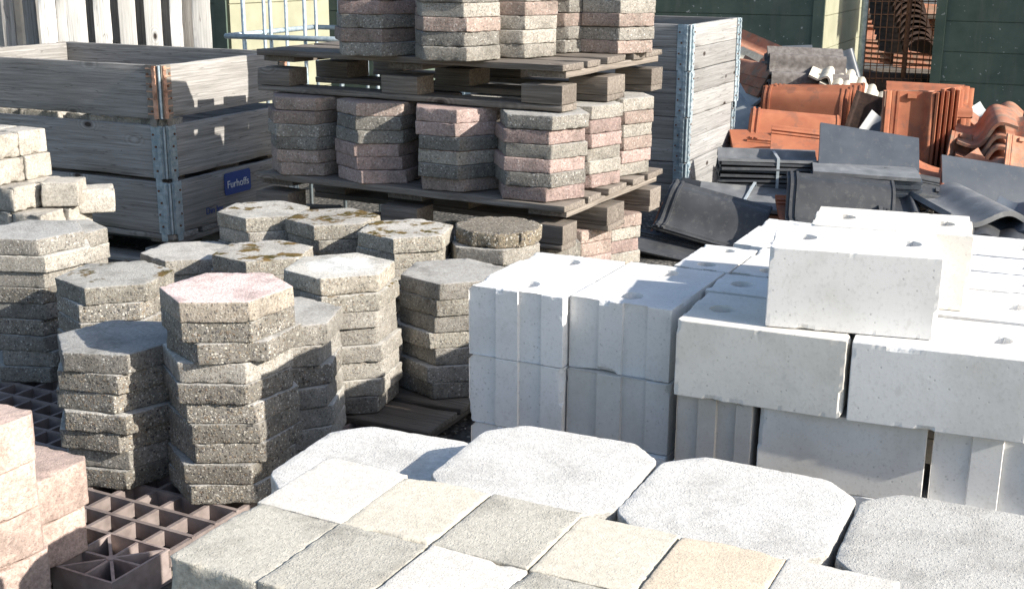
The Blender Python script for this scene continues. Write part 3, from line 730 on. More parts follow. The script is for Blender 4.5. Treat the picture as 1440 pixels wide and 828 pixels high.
# ------------------------------------------------------------------ foreground cobbles and octagonal slabs
CB = [rough_box('cobble', .1232, .1582, .0745, .0022, s_, (.006, .006, .010), .0011, .0004, 90, cuts=7) for s_ in range(61, 67)]
C0 = at(360, 705, .49); CFm = Frame(C0[:2], R(26.4))
rowB = [('cob_white', 'white cobble at the back left corner of the foreground pile'), ('cob_cream', 'cream cobble second from left in the back row'), ('cob_grey', 'grey cobble third from left in the back row, before the slab'),
        ('cob_cream', 'cream cobble fourth from left in the back row'), ('cob_tan', 'tan cobble fifth from left in the back row'), ('cob_white', 'white cobble at the right end of the back row')]
rowF = [('cob_grey', 'stained olive grey cobble at the left front corner of the foreground pile'), ('cob_grey', 'plain grey cobble second from left in the front row'), ('cob_white', 'white cobble third from left in the front row'),
        ('cob_grey', 'dark grey cobble fourth in the front row, cut by picture edge'), ('cob_cream', 'cream cobble fifth in the front row, below the picture edge'), ('cob_tan', 'tan cobble sixth in the front row, below the picture edge')]
for ri, row in enumerate((rowB, rowF)):
    for i, (m, lab) in enumerate(row):
        p = CFm.p(.0615+i*.1245, .079 if ri == 0 else -.0805, .49-.0745+random.uniform(-.002, .0015))
        o = mk('cobble', CB[(i*2+ri) % 6], MAT[m], None, p, (random.gauss(0, .008), random.gauss(0, .01), -CFm.yaw+random.gauss(0, .01)), scale=(1, 1, 1))
        tag(o, lab, 'cobble', 'cobbles in the foreground pile')
g = MB(); g.quad_box((.004, -.156, -.02), (.744, .154, -.0065))
tag(mk('joint_sand', g.build('joint_sand'), agg('jointing sand', (.5, .43, .31, 1), gravel, 200, .5), None, CFm.p(0, 0, .49), (0, 0, -CFm.yaw)), kind='stuff')
for k in range(1, 5):
    for ri in range(2):
        for i in range(6):
            p = CFm.p(.0615+i*.1245, .079 if ri == 0 else -.0805, .49-.0749*(k+1))
            o = mk('cobble', CB[(i+ri+k) % 6], MAT[random.choice(['cob_grey', 'cob_cream', 'cob_white'])], None, p, (0, 0, -CFm.yaw+random.gauss(0, .01)))
            tag(o, 'cobble in the lower layers of the foreground pile, hidden beneath the top ones', 'cobble', 'cobbles hidden low in the pile')
q = .270/2; cc_ = .047
_o8 = [Vector(v) for v in ((q, -q+cc_), (q, q-cc_), (q-cc_, q), (-q+cc_, q), (-q, q-cc_), (-q, -q+cc_), (-q+cc_, -q), (q-cc_, -q))]
octp = []
for i in range(8):
    a_, b_, c_ = _o8[i-1], _o8[i], _o8[(i+1) % 8]; d1 = (a_-b_).normalized()*.009; d2 = (c_-b_).normalized()*.009
    octp += [tuple(b_+d1), tuple(b_+d1*.3+d2*.3), tuple(b_+d2)]
SL = [rough_prism('octagonal_slab', octp, .0495, .0026, s_, .0085, .0012, .0004, 70) for s_ in (71, 72, 73, 74)]
S2 = at(767, 656, .46); SLF = Frame(S2[:2], R(26))
SD = [(-.272, .0, .41, 6, 'slab', 'lower octagonal slab pile beside the white cobble', 3), (0, 0, .46, 7, 'slab', 'octagonal slab pile before the grooved blocks', 2), (.272, .002, .46, 7, 'slab', 'middle octagonal slab pile', -1), (.548, .002, .46, 7, 'slab_dark', 'rightmost octagonal slab pile at the picture edge', 1)]
for i, (a, b, zt, n, m, lab, ry) in enumerate(SD):
    for k in range(n):
        p = SLF.p(a+(random.gauss(0, .002) if k else 0), b, zt-.05*(k+1)+.0002)
        o = mk('octagonal_slab', SL[(i+k) % 4], MAT[m], None, p, (0, 0, -SLF.yaw+R(ry)+random.gauss(0, .01)))
        tag(o, f"{'pale' if m == 'slab' else 'grey'} slab, {'top one' if k == 0 else ORD[k]+' from top'} of the {lab}", 'paving slab', 'octagonal slabs in the foreground')
pallet(Frame(CFm.p(.9, -.2)[:2], R(26.2)), 'wooden pallet hidden beneath the foreground cobbles and slabs', .1095, h=.109, L=1.3, W=.74)

# ------------------------------------------------------------------ roof tiles
def profile_mesh(name, prof, L=.42, t=.013, n=5, nib=False, curve=0, ribs=False):
    """prof: (u, z) list of the top face; tile lies in xy, length along y"""
    vs = []; fs = []; sm = []
    N = len(prof); nrm = []
    for i in range(N):
        a = Vector(prof[max(0, i-1)]); b = Vector(prof[min(N-1, i+1)]); d = (b-a).normalized(); nrm.append(Vector((-d.y, d.x)))
    top = [Vector(p) for p in prof]; bot = [top[i]-nrm[i]*t for i in range(N)]
    def sheet(pts, flip):
        b0 = len(vs)
        for k in range(n+1):
            y = -L/2+L*k/n; dz = curve*math.sin(math.pi*k/n)
            for p in pts: vs.append((p.x, y, p.y+dz))
        for k in range(n):
            for i in range(N-1):
                q = (b0+k*N+i, b0+k*N+i+1, b0+(k+1)*N+i+1, b0+(k+1)*N+i); fs.append(q[::-1] if flip else q); sm.append(True)
    sheet(top, False); sheet(bot, True)
    for k in (0, n):
        b0 = len(vs); y = -L/2+L*k/n
        for p in top: vs.append((p.x, y, p.y))
        for p in bot: vs.append((p.x, y, p.y))
        for i in range(N-1):
            q = (b0+i, b0+N+i, b0+N+i+1, b0+i+1); fs.append(q if k == 0 else q[::-1]); sm.append(False)
    for i in (0, N-1):
        b0 = len(vs)
        for k in range(n+1):
            y = -L/2+L*k/n; dz = curve*math.sin(math.pi*k/n)
            vs.append((top[i].x, y, top[i].y+dz)); vs.append((bot[i].x, y, bot[i].y+dz))
        for k in range(n):
            q = (b0+2*k, b0+2*k+2, b0+2*k+3, b0+2*k+1); fs.append(q if i == 0 else q[::-1]); sm.append(False)
    if nib:
        zb = min(p.y for p in bot)
        for (u0, u1, y0, y1, h) in ((-.025, .02, L/2-.035, L/2-.012, .022), (-.1, -.085, -L/2+.0, L/2, .012), (-.075, -.063, -L/2, L/2, .01)):
            b0 = len(vs); z0 = prof[N//2][1]-.002
            src = min(range(N), key=lambda i: abs(prof[i][0]-(u0+u1)/2)); z0 = top[src].y-.004
            for x in (u0, u1):
                for y in (y0, y1):
                    for z in (z0, z0+h): vs.append((x, y, z))
            for qd in ((0, 1, 3, 2), (4, 6, 7, 5), (0, 4, 5, 1), (2, 3, 7, 6), (0, 2, 6, 4), (1, 5, 7, 3)): fs.append(tuple(b0+i for i in qd)); sm.append(False)
    if ribs:
        for (y0, y1, hh) in ((L/2-.022, L/2-.012, .008), (L/2-.046, L/2-.036, .007), (-L/2+.004, -L/2+.012, .004)):
            b0 = len(vs)
            for i in range(N):
                for off_ in (-.001, hh):
                    p = top[i]+nrm[i]*off_
                    for y in (y0, y1): vs.append((p.x, y, p.y))
            for i in range(N-1):
                a, b = b0+4*i, b0+4*(i+1)
                for qd in ((a+2, b+2, b+3, a+3), (a, b, b+2, a+2), (a+1, a+3, b+3, b+1)): fs.append(qd); sm.append(False)
            for a in (b0, b0+4*(N-1)): fs.append((a, a+1, a+3, a+2)); sm.append(False)
    m = mesh_from(name, vs, fs, False); m.polygons.foreach_set('use_smooth', sm); return m
def fn(f, a=-.13, b=.13, n=24): return [(a+(b-a)*i/n, f(a+(b-a)*i/n)) for i in range(n+1)]
def inter(u):
    z = .016*(u/.1)**2*.6 if u < .06 else .0058+.030*math.sin(min(1, (u-.06)/.065)*math.pi)
    if u < -.105: z += .012
    return z
T_INT = profile_mesh('roof_tile', fn(inter, n=34), .42, .012, nib=True)
T_INTB = profile_mesh('roof_tile', fn(inter, n=34), .42, .012)
T_PAN = profile_mesh('roof_tile', fn(lambda u: .033*math.sin(u/.13*math.pi*1.15), n=30), .38, .014)
T_FLAT = profile_mesh('roof_tile', fn(lambda u: .012*math.exp(-((u-.115)/.014)**2)+.01*math.exp(-((u+.118)/.01)**2), n=40), .42, .013, nib=True)
T_ROM = profile_mesh('roof_tile', fn(lambda u: .046*max(0, math.cos((u-.105)/.05*math.pi/2) if abs(u-.105) < .05 else 0)+.046*(math.cos((u+.04)/.05*math.pi/2) if abs(u+.04) < .05 else 0), -.16, .16, 48), .42, .014)
T_DEEP = profile_mesh('roof_tile', fn(lambda u: .034*math.sin(max(-1., min(1., u/.105))*math.pi/2*1.35)+(.016 if u < -.118 else 0)+(.009 if -.1 < u < -.09 else 0), n=60), .42, .014, ribs=True)
T_PLAIN = profile_mesh('roof_tile', fn(lambda u: .006*math.cos(u/.13*math.pi/2), n=12), .42, .014)
T_WAVE = profile_mesh('roof_tile', fn(lambda u: .020*math.sin(u/.13*math.pi*1.2+.5), n=34), .36, .015)
T_ARC = profile_mesh('ridge_tile', [(-.115*math.cos(math.pi*i/20), .115*math.sin(math.pi*i/20)) for i in range(21)], .40, .014)
T_ANG = profile_mesh('ridge_tile', [(-.15, -.0), (-.055, .085), (-.045, .09), (.045, .09), (.055, .085), (.15, 0)], .36, .016)
def put(me, mat, p, L, N, label, cat='roof tile', name='roof_tile', group=None, sc_=1):
    N = Vector(N).normalized(); L = Vector(L); L = (L-N*L.dot(N)).normalized(); X = L.cross(N)
    M = Matrix((X, L, N)).transposed().to_4x4(); M.translation = Vector(p)
    o = mk(name, me, MAT[mat], None, M4=M @ Matrix.Scale(sc_, 4)); tag(o, label, cat, group); return o
def stack(me, mat, p, L, N, step, n, label, group, cat='roof tile', name='roof_tile', jit=.004, mats=None, sc_=1):
    """n tiles, step = offset vector from one to the next; label gets an ordinal"""
    p = Vector(p); step = Vector(step)
    for k in range(n):
        q = p+step*k+Vector((random.gauss(0, jit), random.gauss(0, jit), 0))
        put(me, mats[k] if mats else mat, q, Vector(L)+Vector((random.gauss(0, .02), random.gauss(0, .02), random.gauss(0, .01))), Vector(N)+Vector((random.gauss(0, .015),)*3), label.format(['first', 'second', 'third', 'fourth', 'fifth', 'sixth', 'seventh', 'eighth', 'ninth', 'tenth', 'eleventh', 'twelfth'][k]), cat, name, group, sc_)
def along(yaw, dz=0): return Vector((math.cos(R(yaw)), -math.sin(R(yaw)), dz))
# black interlocking tile lying slanted on the heap, left
stack(T_DEEP, 'black', atY(1003, 306, 4.85), -along(22, -.18), (.0, -.50, .86), (-.012, .06, -.052), 3, 'black tile slanting right beside the pallet corner, {} from top', 'slanted black tiles', mats=['black', 'black', 'terra_old'])
# black flat pile in the dark under it
stack(T_FLAT, 'black', atY(960, 352, 4.75), along(18), (.1, -.12, 1), (0.006, .004, -.03), 4, 'black tile lying flat in the dark by the pallet foot, {} from top', 'flat black tiles', jit=.01)
# strapped black pack
c = atY(1080, 226, 5.25)
stack(T_INTB, 'black', c, -along(6), (0, -.03, 1), (0, 0, -.0165), 8, 'black tile in the strapped flat pack, {} from top', 'strapped black pack', mats=['grey_tile']+['black']*7, jit=.003)  # top tile in mid grey puts the sunlight on the pack into its colour
g = MB(); g.quad_box((-.006, -.139, -.135), (.006, -.1365, .0245)); g.quad_box((-.006, -.1364, .022), (.006, .1364, .0245)); g.quad_box((-.006, .1365, -.135), (.006, .139, .0245)); g.quad_box((-.006, -.1364, -.135), (.006, .1364, -.1325))
o = mk('strap', g.build('strap'), MAT['strap'], None, c+Vector((.03, 0, .006)), (0, 0, -R(6))); tag(o, 'grey plastic strap round the flat pack of black tiles', 'strap')
# dark blue-grey pack in front
stack(T_PLAIN, 'slate', atY(1216, 238, 5.0), along(9), (0.01, -.04, 1), (0, .0, -.0165), 8, 'blue grey tile in the unstrapped flat pack, {} from top', 'blue grey pack', mats=['grey_tile']+['slate']*7, jit=.003)  # lit top edge painted as a greyer tile, shaded sides stay slate
put(T_PLAIN, 'slate', atY(1222, 218, 5.12), along(10, -.05), (.04, -.72, .69), 'blue grey tile leaning back on top of the blue grey pack')
# row of tiles lying in front
put(T_DEEP, 'black', atY(1182, 286, 4.72), -along(8, -.03), (.0, -.50, .86), 'dark grey tile lying in front of the blue grey pack')
put(T_FLAT, 'terra', atY(1170, 302, 4.75), along(4), (.0, -.35, .93), 'orange tile just showing behind the raised white blocks')
stack(T_PLAIN, 'grey_tile', atY(1055, 277, 5.0), along(10, -.02), (.02, -.20, 1), (.01, .012, -.028), 5, 'grey tile in the flat strapped pile, {} from top', 'flat strapped tiles', mats=['grey_tile', 'terra_old', 'grey_tile', 'black', 'black'])
cpt = atY(1052, 276, 5.0)
g = MB(); g.quad_box((-.006, -.135, .0), (.006, .135, .0025)); g.quad_box((-.006, -.1375, -.08), (.006, -.135, .0025)); g.quad_box((-.006, .135, -.08), (.006, .1375, .0025))
o = mk('strap', g.build('strap'), MAT['strap'], None, cpt+Vector((0, 0, .009)), (R(11), 0, -R(22))); tag(o, 'thin bluish strap across the flat grey tile pile', 'strap')
# grey wavy pantile and dark tiles on the right
put(T_WAVE, 'grey_tile', atY(1360, 284, 4.75), (-.1, 1, .0), (.08, -.03, 1), 'grey wavy pantile with its end facing us, right of raised blocks', sc_=1.38)
put(T_PLAIN, 'slate', atY(1398, 268, 5.05), along(6, -.1), (.05, -.78, .65), 'dark blue grey tile tilted behind the grey wavy pantile', sc_=1.05)
put(T_WAVE, 'slate', atY(1446, 304, 4.6), (.5, .8, .0), (-.12, -.14, 1), 'blue grey wavy tile cut by the right picture edge', sc_=1.1)
put(T_WAVE, 'black', atY(1368, 316, 4.6), (.3, .9, .0), (.05, -.08, 1), 'black wavy tile low behind the raised blocks', sc_=1.05)
put(T_WAVE, 'black', atY(1420, 326, 4.5), (.4, .8, .0), (.1, -.08, 1), 'black wavy tile lowest at the right behind the blocks')
stack(T_FLAT, 'black', atY(1320, 335, 4.9), along(12), (.02, -.1, 1), (.0, .02, -.03), 4, 'black tile in the flat heap under the wavy pantile, {} from top', 'flat black heap', jit=.02)
stack(T_FLAT, 'black', atY(1205, 287, 5.1), along(5), (.02, -.1, 1), (.0, .02, -.03), 6, 'black tile in the flat heap carrying the blue grey pack, {} from top', 'flat black heap carrying packs', jit=.02)
# odd pieces filling the gaps of the heap
for (x, y, Y, me, m, Lv, Nv, sc_, lab) in (
    (1282, 262, 4.95, T_INT, 'black', (.95, -.2, 0), (.1, -.5, .85), .55, 'broken black tile piece at the right end of the blue grey pack'),
    (1262, 290, 4.75, T_INT, 'black', (.2, .95, 0), (.0, -.1, 1), .6, 'black tile end with lugs beside the dark grey front tile'),
    (1308, 248, 5.15, T_INTB, 'terra', (.3, .9, 0), (.2, -.3, 1), .6, 'terracotta tile piece lying behind the wavy grey pantile'),
    (1345, 222, 5.6, T_INT, 'terra_old', (.15, .2, .95), (.4, -.9, .1), .55, 'broken terracotta tile wedged between upright bundle and pantile pile'),
    (1333, 200, 6.0, T_INT, 'dark_ridge', (.1, .2, .95), (.3, -.95, .1), .6, 'dark brown tile standing in the dark gap beside the upright bundle'),
    (1322, 283, 4.85, T_PLAIN, 'grey_tile', (.9, .3, 0), (.0, -.1, 1), .5, 'small grey tile fragment left of the wavy grey pantile'),
    (1148, 250, 5.3, T_PLAIN, 'terra', (.1, .2, .95), (.3, -.95, .1), .3, 'orange tile fragment standing between the two dark packs'),
    (1000, 268, 5.3, T_PLAIN, 'black', (.9, -.3, 0), (.1, -.2, 1), .7, 'black tile lying at the foot of the tall crate'),
    (1216, 172, 6.5, T_INTB, 'dark_ridge', (.3, .2, .9), (-.3, -.9, .2), .7, 'dark brown tile in the dark gap right of the big bundle')):
    put(me, m, atY(x, y, Y), Lv, Nv, lab, sc_=sc_)
# terracotta bundle
cb = atY(1124, 158, 6.6)
stack(T_DEEP, 'terra', cb+Vector((.0, 0, .01)), -along(20), (-.28, -.70, .67), (.036, .044, .0), 6, 'terracotta tile in the big leaning bundle, {} from front', 'big terracotta bundle', jit=.005, sc_=1.02)
put(T_DEEP, 'terra', atY(1116, 181, 6.3), -along(12, -.03), (0, -.30, .95), 'terracotta tile lying flat before the big leaning bundle', sc_=1.08)
put(T_DEEP, 'terra', atY(1114, 189, 6.32), -along(12, -.03), (0, -.3, .95), 'second terracotta tile lying flat before the big leaning bundle', sc_=1.08)
stack(T_PLAIN, 'terra', atY(1094, 205, 6.2), along(3, -.02), (0, -.42, .9), (.004, .03, -.026), 5, 'terracotta flat tile under the big bundle, {} from top', 'flat terracotta tiles', sc_=1.1)
put(T_FLAT, 'terra', atY(1150, 208, 5.5), along(12), (.0, -.5, .86), 'small terracotta tile end peeping over the black packs')
# hidden heap carrying the bundles
for i, (x, y, Y) in enumerate(((1120, 215, 6.6), (1290, 250, 5.9), (1400, 262, 5.75), (1118, 140, 7.5), (1185, 170, 7.2))):
    c = atY(x, y, Y); w = ['terracotta bundle', 'upright bundle', 'pantile heap', 'concrete tiles', 'beige tile row'][i]
    pallet(Frame((c.x+.32, c.y-.2), R(8)), f'wooden pallet hidden under the {w}', max(.15, c.z), L=.85, W=.75, h=.144 if c.z < .3 else .144, mat='wood_dark')
    if c.z > .3:
        for kk in range(int((c.z-.144)/.1445)):
            pallet(Frame((c.x+.32, c.y-.2), R(8)), f'lower wooden pallet hidden under the {w}', c.z-.1445*(kk+1), L=.85, W=.75, h=.144, mat='wood_dark', group='hidden lower pallets '+w)
# upright terracotta bundle
cu_ = atY(1278, 187, 5.75)
put(T_INT, 'terra', cu_, (0.02, .06, 1), (-.12, -1, .06), 'terracotta tile standing upright with its nib facing us', sc_=.92)
for k in range(5):
    put(T_INTB, 'terra', cu_+Vector((.155+.034*k, .06+.028*k, .0+.012*(k % 2))), (0.01, .03, 1), (.80, -.6, 0), f"terracotta tile standing edge-on beside the upright one, {['nearest','second','third','fourth','farthest'][k]}", sc_=.9, group='edge-on terracotta tiles')
put(T_INTB, 'terra', atY(1305, 143, 5.95), along(4, -.04), (0, -.5, .86), 'terracotta tile lying across the top of the upright bundle', sc_=.9)
put(T_INT, 'terra_old', cu_+Vector((.02, .09, -.01)), (0.0, .05, 1), (-.1, -1, .06), 'second upright terracotta tile directly behind the nibbed one', sc_=.92)
put(T_INT, 'terra_old', cu_+Vector((.03, .14, -.01)), (0.0, .05, 1), (-.1, -1, .06), 'third upright terracotta tile behind the nibbed one', sc_=.92)
# pantile stack at the right
cp = atY(1396, 196, 5.7)
stack(T_PAN, 'terra_old', cp+Vector((-.04, 0, .07)), (.30, .93, .03), (-.42, .0, .9), (-.010, -.03, -.05), 6, 'weathered terracotta pantile in the sagging right-hand pile, {} from top', 'terracotta pantile pile', jit=.008)
put(T_PAN, 'terra_old', atY(1372, 243, 5.3), (.75, .6, .05), (-.1, -.45, .88), 'terracotta pantile lying in front of the sagging pantile pile', sc_=.75)
put(T_PAN, 'terra_old', atY(1436, 190, 5.75), (.3, .5, .5), (.1, -.6, .7), 'terracotta pantile topping the pile at the right picture edge', sc_=.7)
put(T_INT, 'terra_old', atY(1432, 234, 5.3), (.12, .2, .9), (.25, -.9, .25), 'terracotta tile leaning upright at the right picture edge', sc_=.62)
stack(T_PAN, 'terra_old', atY(1404, 160, 6.2), (.4, .9, .0), (-.05, -.1, 1), (.002, 0, -.05), 11, 'terracotta pantile in the tall pile behind the sagging one, {} from top', 'tall pantile pile', jit=.015)
put(T_PAN, 'pale_tile', atY(1375, 172, 6.2), (.7, .6, .0), (-.1, -.5, .85), 'pale grey tile between the upright bundle and the pantile pile', sc_=.7)
put(T_PAN, 'slate', atY(1232, 195, 6.2), (.6, .7, .1), (-.3, -.6, .7), 'blue grey wavy tile in the gap between the two terracotta bundles', sc_=.8)
# grey ridge tiles beside the tall crate
put(T_ANG, 'pale_tile', atY(1056, 140, 7.2), (.25, -.9, -.1), (.1, -.35, 1), 'pale grey angled ridge tile beside the tall crate, upper of two', 'ridge tile', 'ridge_tile', sc_=1.1)
put(T_ANG, 'pale_tile', atY(1054, 172, 7.0), (.3, -.85, -.15), (.2, -.35, 1), 'pale grey angled ridge tile beside the tall crate, lower of two', 'ridge tile', 'ridge_tile', sc_=1.05)
# concrete roman tiles behind
for k in range(4):
    put(T_ROM, 'conc_tile', atY(1135-2*k, 98, 7.0)+Vector((0, .03*k, .012-.045*k)), along(4), (0, -.62, .78), f"lichened grey concrete roof tile behind the bundle, {['topmost','second','third','lowest'][k]} of its pile", group='lichened concrete tiles', sc_=1.02)
for k in range(6):
    put(T_ROM, 'beige_tile', atY(1172+15*k, 108+10.5*k, 6.95-.03*k), (.30, .92, .12), (.34, -.30, .9), f"pale beige concrete tile in the slipping row, {['first','second','third','fourth','fifth','sixth'][k]} from the left", group='slipping beige tiles', sc_=.8)
put(T_PAN, 'slate', atY(1196, 96, 7.9), (.1, -.4, .9), (.5, -.8, .3), 'blue grey wavy tile standing behind the concrete tiles', sc_=.62)
stack(T_PAN, 'terra_old', atY(1075, 92, 7.2), (.35, -.9, .0), (-.25, -.15, .95), (-.012, .0, -.045), 4, 'terracotta pantile in the curled pile beside the tall crate, {} from top', 'curled pantile pile', jit=.008)
put(T_PAN, 'terra_old', atY(1055, 68, 7.9), (.5, -.8, .1), (-.1, -.4, .9), 'terracotta pantile peeping over the curled pile')
put(T_PAN, 'beige_tile', atY(1052, 88, 7.6), (.5, -.8, .1), (-.1, -.4, .9), 'beige tile fragment in the curled terracotta pile', sc_=.8)
put(T_PAN, 'terra_old', atY(1044, 105, 7.4), (.2, -.9, .1), (-.3, -.3, .9), 'terracotta pantile low at the tall crate corner')
put(T_PAN, 'slate', atY(1110, 78, 8.0), (.9, .1, .0), (0, -.3, 1), 'blue grey tile lying behind the grey concrete tiles')

# ------------------------------------------------------------------ behind the mesh: ridge tiles and tile rows
base = atY(1272, 132, 10.6)
for k in range(11):
    z = .33+.046*k
    put(T_ARC, 'dark_ridge', Vector((atY(1273-1.2*k, 100, 11.2).x, 11.2+.03*k, z)), (.12, -1, 0), (0, 0, 1), f"shade-darkened half-round ridge tile, {['lowest','second','third','fourth','fifth','sixth','seventh','eighth','ninth','tenth','topmost'][k]} of the nested column behind mesh", 'ridge tile', 'ridge_tile', 'shade-darkened ridge tiles', 1.35)
pallet(Frame((base.x+.5, 10.95), R(4)), 'wooden pallet under the shade-darkened ridge tile column', .144, L=1., W=.8, mat='wood_dark')
stack(T_ARC, 'dark_ridge', atY(1243, 122, 10.0), along(4), (0, -.3, 1), (.09, .02, -.004), 3, 'dull red ridge tile lying before the mesh, {} from left', 'ridge tiles before the mesh', 'ridge tile', 'ridge_tile')
for i, (x, y, Y, n) in enumerate(((1225, 28, 12.6, 5), (1228, 62, 12.4, 5), (1292, 30, 12.8, 5), (1290, 70, 12.3, 4))):
    c = atY(x, y, Y)
    for k in range(n):
        put(T_PAN, 'terra_old', c+Vector((0, .0, .05*k-.1)), along(10), (0, -.35, .95), f"terracotta pantile of the {['left upper','left lower','right upper','right lower'][i]} pile behind mesh, {['lowest','second','third','fourth','fifth'][k]}", group='pantiles stacked behind the mesh', sc_=1.25)
# timber rack carrying those piles
rk = empty('storage_rack', Vector((atY(1258, 60, 12.8).x, 12.75, 0)), 0); tag(rk, 'dark timber rack carrying tile piles behind the rusty mesh', 'rack')
for zz in (.62, 1.0): mk('shelf', board_mesh(1.5, .6, .04, 0), MAT['wood_dark'], rk, (0, 0, zz-.05))
for sx in (-.7, .7): mk('upright', board_mesh(1.7, .09, .09, 1), MAT['wood_dark'], rk, (sx, .2, .85), (0, math.pi/2, 0))

# ------------------------------------------------------------------ rusty mesh fence with post
xa, xb = atY(1209, 100, 9.9).x, atY(1310, 100, 9.9).x
fz = empty('mesh_fence', (xa, 9.9, 0), 0); tag(fz, 'rusty welded wire mesh fence between the green sheds', 'fence')
g = MB()
n = int((xb-xa)/.052)
for i in range(n+1): g.tube((.03+i*.052, 0, .1), (.03+i*.052, 0, 2.), .0038, 6)
for i in range(20): g.tube((.02, .006, .12+i*.1), (xb-xa, .006, .12+i*.1), .0038, 6)
mk('wire_mesh', g.build('wire_mesh', smooth=True), MAT['rustwire'], fz)
g = MB(); g.tube((0, 0, 0), (0, 0, 2.1), .026, 14); mk('post', g.build('post', smooth=True), MAT['zinc'], fz)
for px in (1245,):
    g = MB(); xx = atY(px, 100, 10.42).x-xa; g.tube((xx, .03, 0), (xx, .03, 2.1), .02, 12); mk('post', g.build('post', smooth=True), MAT['rustwire'], fz)

# ------------------------------------------------------------------ green sheds
def plank_wall(L, Hh, n, T=.03, gap=.006):
    g = MB(); ph = Hh/n
    for i in range(n):
        g.quad_box((0, -T, i*ph), (L, 0, (i+1)*ph-gap)); 
        g.quad_box((.001, -T+.01, (i+1)*ph-gap), (L-.001, 0, (i+1)*ph))
    return g.build('wall')
def shed(corner, yaw, Lf, Ls, Hh, n, label, side_right=True, mside='lime', mfront='green'):
    """corner = near corner between the front (facing us) and the lit side; front runs left (or right)"""
    root = empty('green_shed', corner, -yaw); tag(root, label, 'shed')
    fm = plank_wall(Lf, Hh, n)
    mk('front_wall', fm, MAT[mfront], root, (-Lf, 0, 0))
    sm_ = plank_wall(Ls, Hh, n)
    mk('side_wall', sm_, MAT[mside], root, (.0, 0, 0), (0, 0, math.pi/2))
    g = MB(); g.quad_box((-Lf, Ls-.03, 0), (-.003, Ls, Hh)); g.quad_box((-Lf-.03, -.02, 0), (-Lf, Ls, Hh)); mk('back_wall', g.build('back_wall'), MAT[mfront], root)
    g = MB(); g.quad_box((-Lf-.1, -.14, Hh+.002), (.12, Ls+.1, Hh+.07)); mk('roof', g.build('roof'), MAT['steel'], root)
    g = MB(); g.quad_box((-.05, -.042, 0), (.032, -.0305, Hh)); mk('corner_post', g.build('corner_post'), MAT[mfront], root)
    return root
p = atY(1150, 80, 9.3); shed(Vector((p.x, 9.3, 0)), R(24), 2.4, 1.9, 2.2, 9, 'dark green plank shed with pale lime side, behind the tall crate')
p = atY(1310, 155, 9.65); pr_ = Vector((p.x, 9.65, 0))
root = empty('green_shed', pr_, -R(26)); tag(root, 'dark green plank shed at the upper right corner, spattered with paint', 'shed')
mk('front_wall', plank_wall(2.6, 2.3, 10), MAT['green'], root, (0, 0, 0))
g = MB(); g.quad_box((-.03, -.05, 0), (.045, -.031, 2.3)); mk('corner_post', g.build('corner_post'), MAT['green'], root)
g = MB(); g.quad_box((.0, .003, 0), (.03, .8, 2.3)); g.quad_box((.031, .77, 0), (2.6, .8, 2.3)); g.quad_box((2.57, .003, 0), (2.6, .769, 2.3)); mk('rear_walls', g.build('rear_walls'), MAT['green'], root)
g = MB(); g.quad_box((-.1, -.15, 2.302), (2.7, .9, 2.36)); mk('roof', g.build('roof'), MAT['steel'], root)
p = atY(320, 60, 7.6); shed(Vector((p.x, 7.6, 0)), R(26), 1.6, 1.05, 2.0, 7, 'green plank shed with pale lime side, behind the steel tube cage')
p = atY(470, 60, 9.6); shed(Vector((p.x+.6, 9.6, 0)), R(20), 1.4, .8, 1.7, 7, 'dark green shed in the distance behind the tube cage', mside='green')

# ------------------------------------------------------------------ picket fence, upper left
fp0 = atY(0, 60, 6.15)
fl = empty('slat_fence', Vector((fp0.x, 6.15, 0)), 0); tag(fl, 'bleached grey upright slat fence behind the left crate', 'fence')
def slat(x0, x1, dy, m, tilt=0):
    Y = 6.15+dy+.0012*(x0)*.5
    a, b = atY(x0, 60, Y).x-fp0.x, atY(x1, 60, Y).x-fp0.x
    w = b-a
    o = mk('slat', board_mesh(1.6, round(w, 2), .022, random.randrange(3)), MAT[m], fl, ((a+b)/2, Y-6.15, .8), None)
    o.rotation_euler = (R(90)+0, R(90), 0); o.rotation_mode = 'XYZ'
    o.matrix_local = Matrix.Translation(((a+b)/2, Y-6.15, .85)) @ Matrix.Rotation(R(8)+tilt, 4, 'Z') @ Matrix(((0, 1, 0, 0), (0, 0, -1, 0), (1, 0, 0, 0), (0, 0, 0, 1)))
for x0, x1 in ((60, 82), (84, 98), (99, 125), (136, 158), (172, 193), (208, 229), (241, 259), (273, 298)): slat(x0, x1, 0, 'wood_fence')
for x0, x1 in ((8, 25), (38, 56), (124, 138), (157, 174), (192, 209), (228, 242), (258, 274)): slat(x0, x1, .13, 'wood')  # darker timber puts the shade of the gaps into the rear slats
for zz in (.35, .62, 1.3):
    mk('rail', board_mesh(1.15, .1, .025, 0), MAT['wood'], fl, (.56, .135, zz), (R(90), 0, R(6)))
o_ = MB(); o_.tube((0, 0, 0), (0, 0, 1.3), .22, 40); o_.tube((0, 0, 1.3), (0, 0, 1.32), .225, 40)
c = atY(14, 60, 7.0); o = mk('steel_drum', o_.build('steel_drum', smooth=False), MAT['steel'], None, (c.x-.02, 7.0, 0)); tag(o, 'dull grey steel drum behind the left end of the slat fence', 'drum')
g = plank_wall(1.0, 1.9, 8); c = atY(22, 60, 8.2)
wl = mk('plank_wall', g, MAT['lime'], None, (c.x-.3, 8.2, 0), (0, 0, R(22))); tag(wl, 'pale yellowish plank wall glimpsed through the slat fence', 'wall')

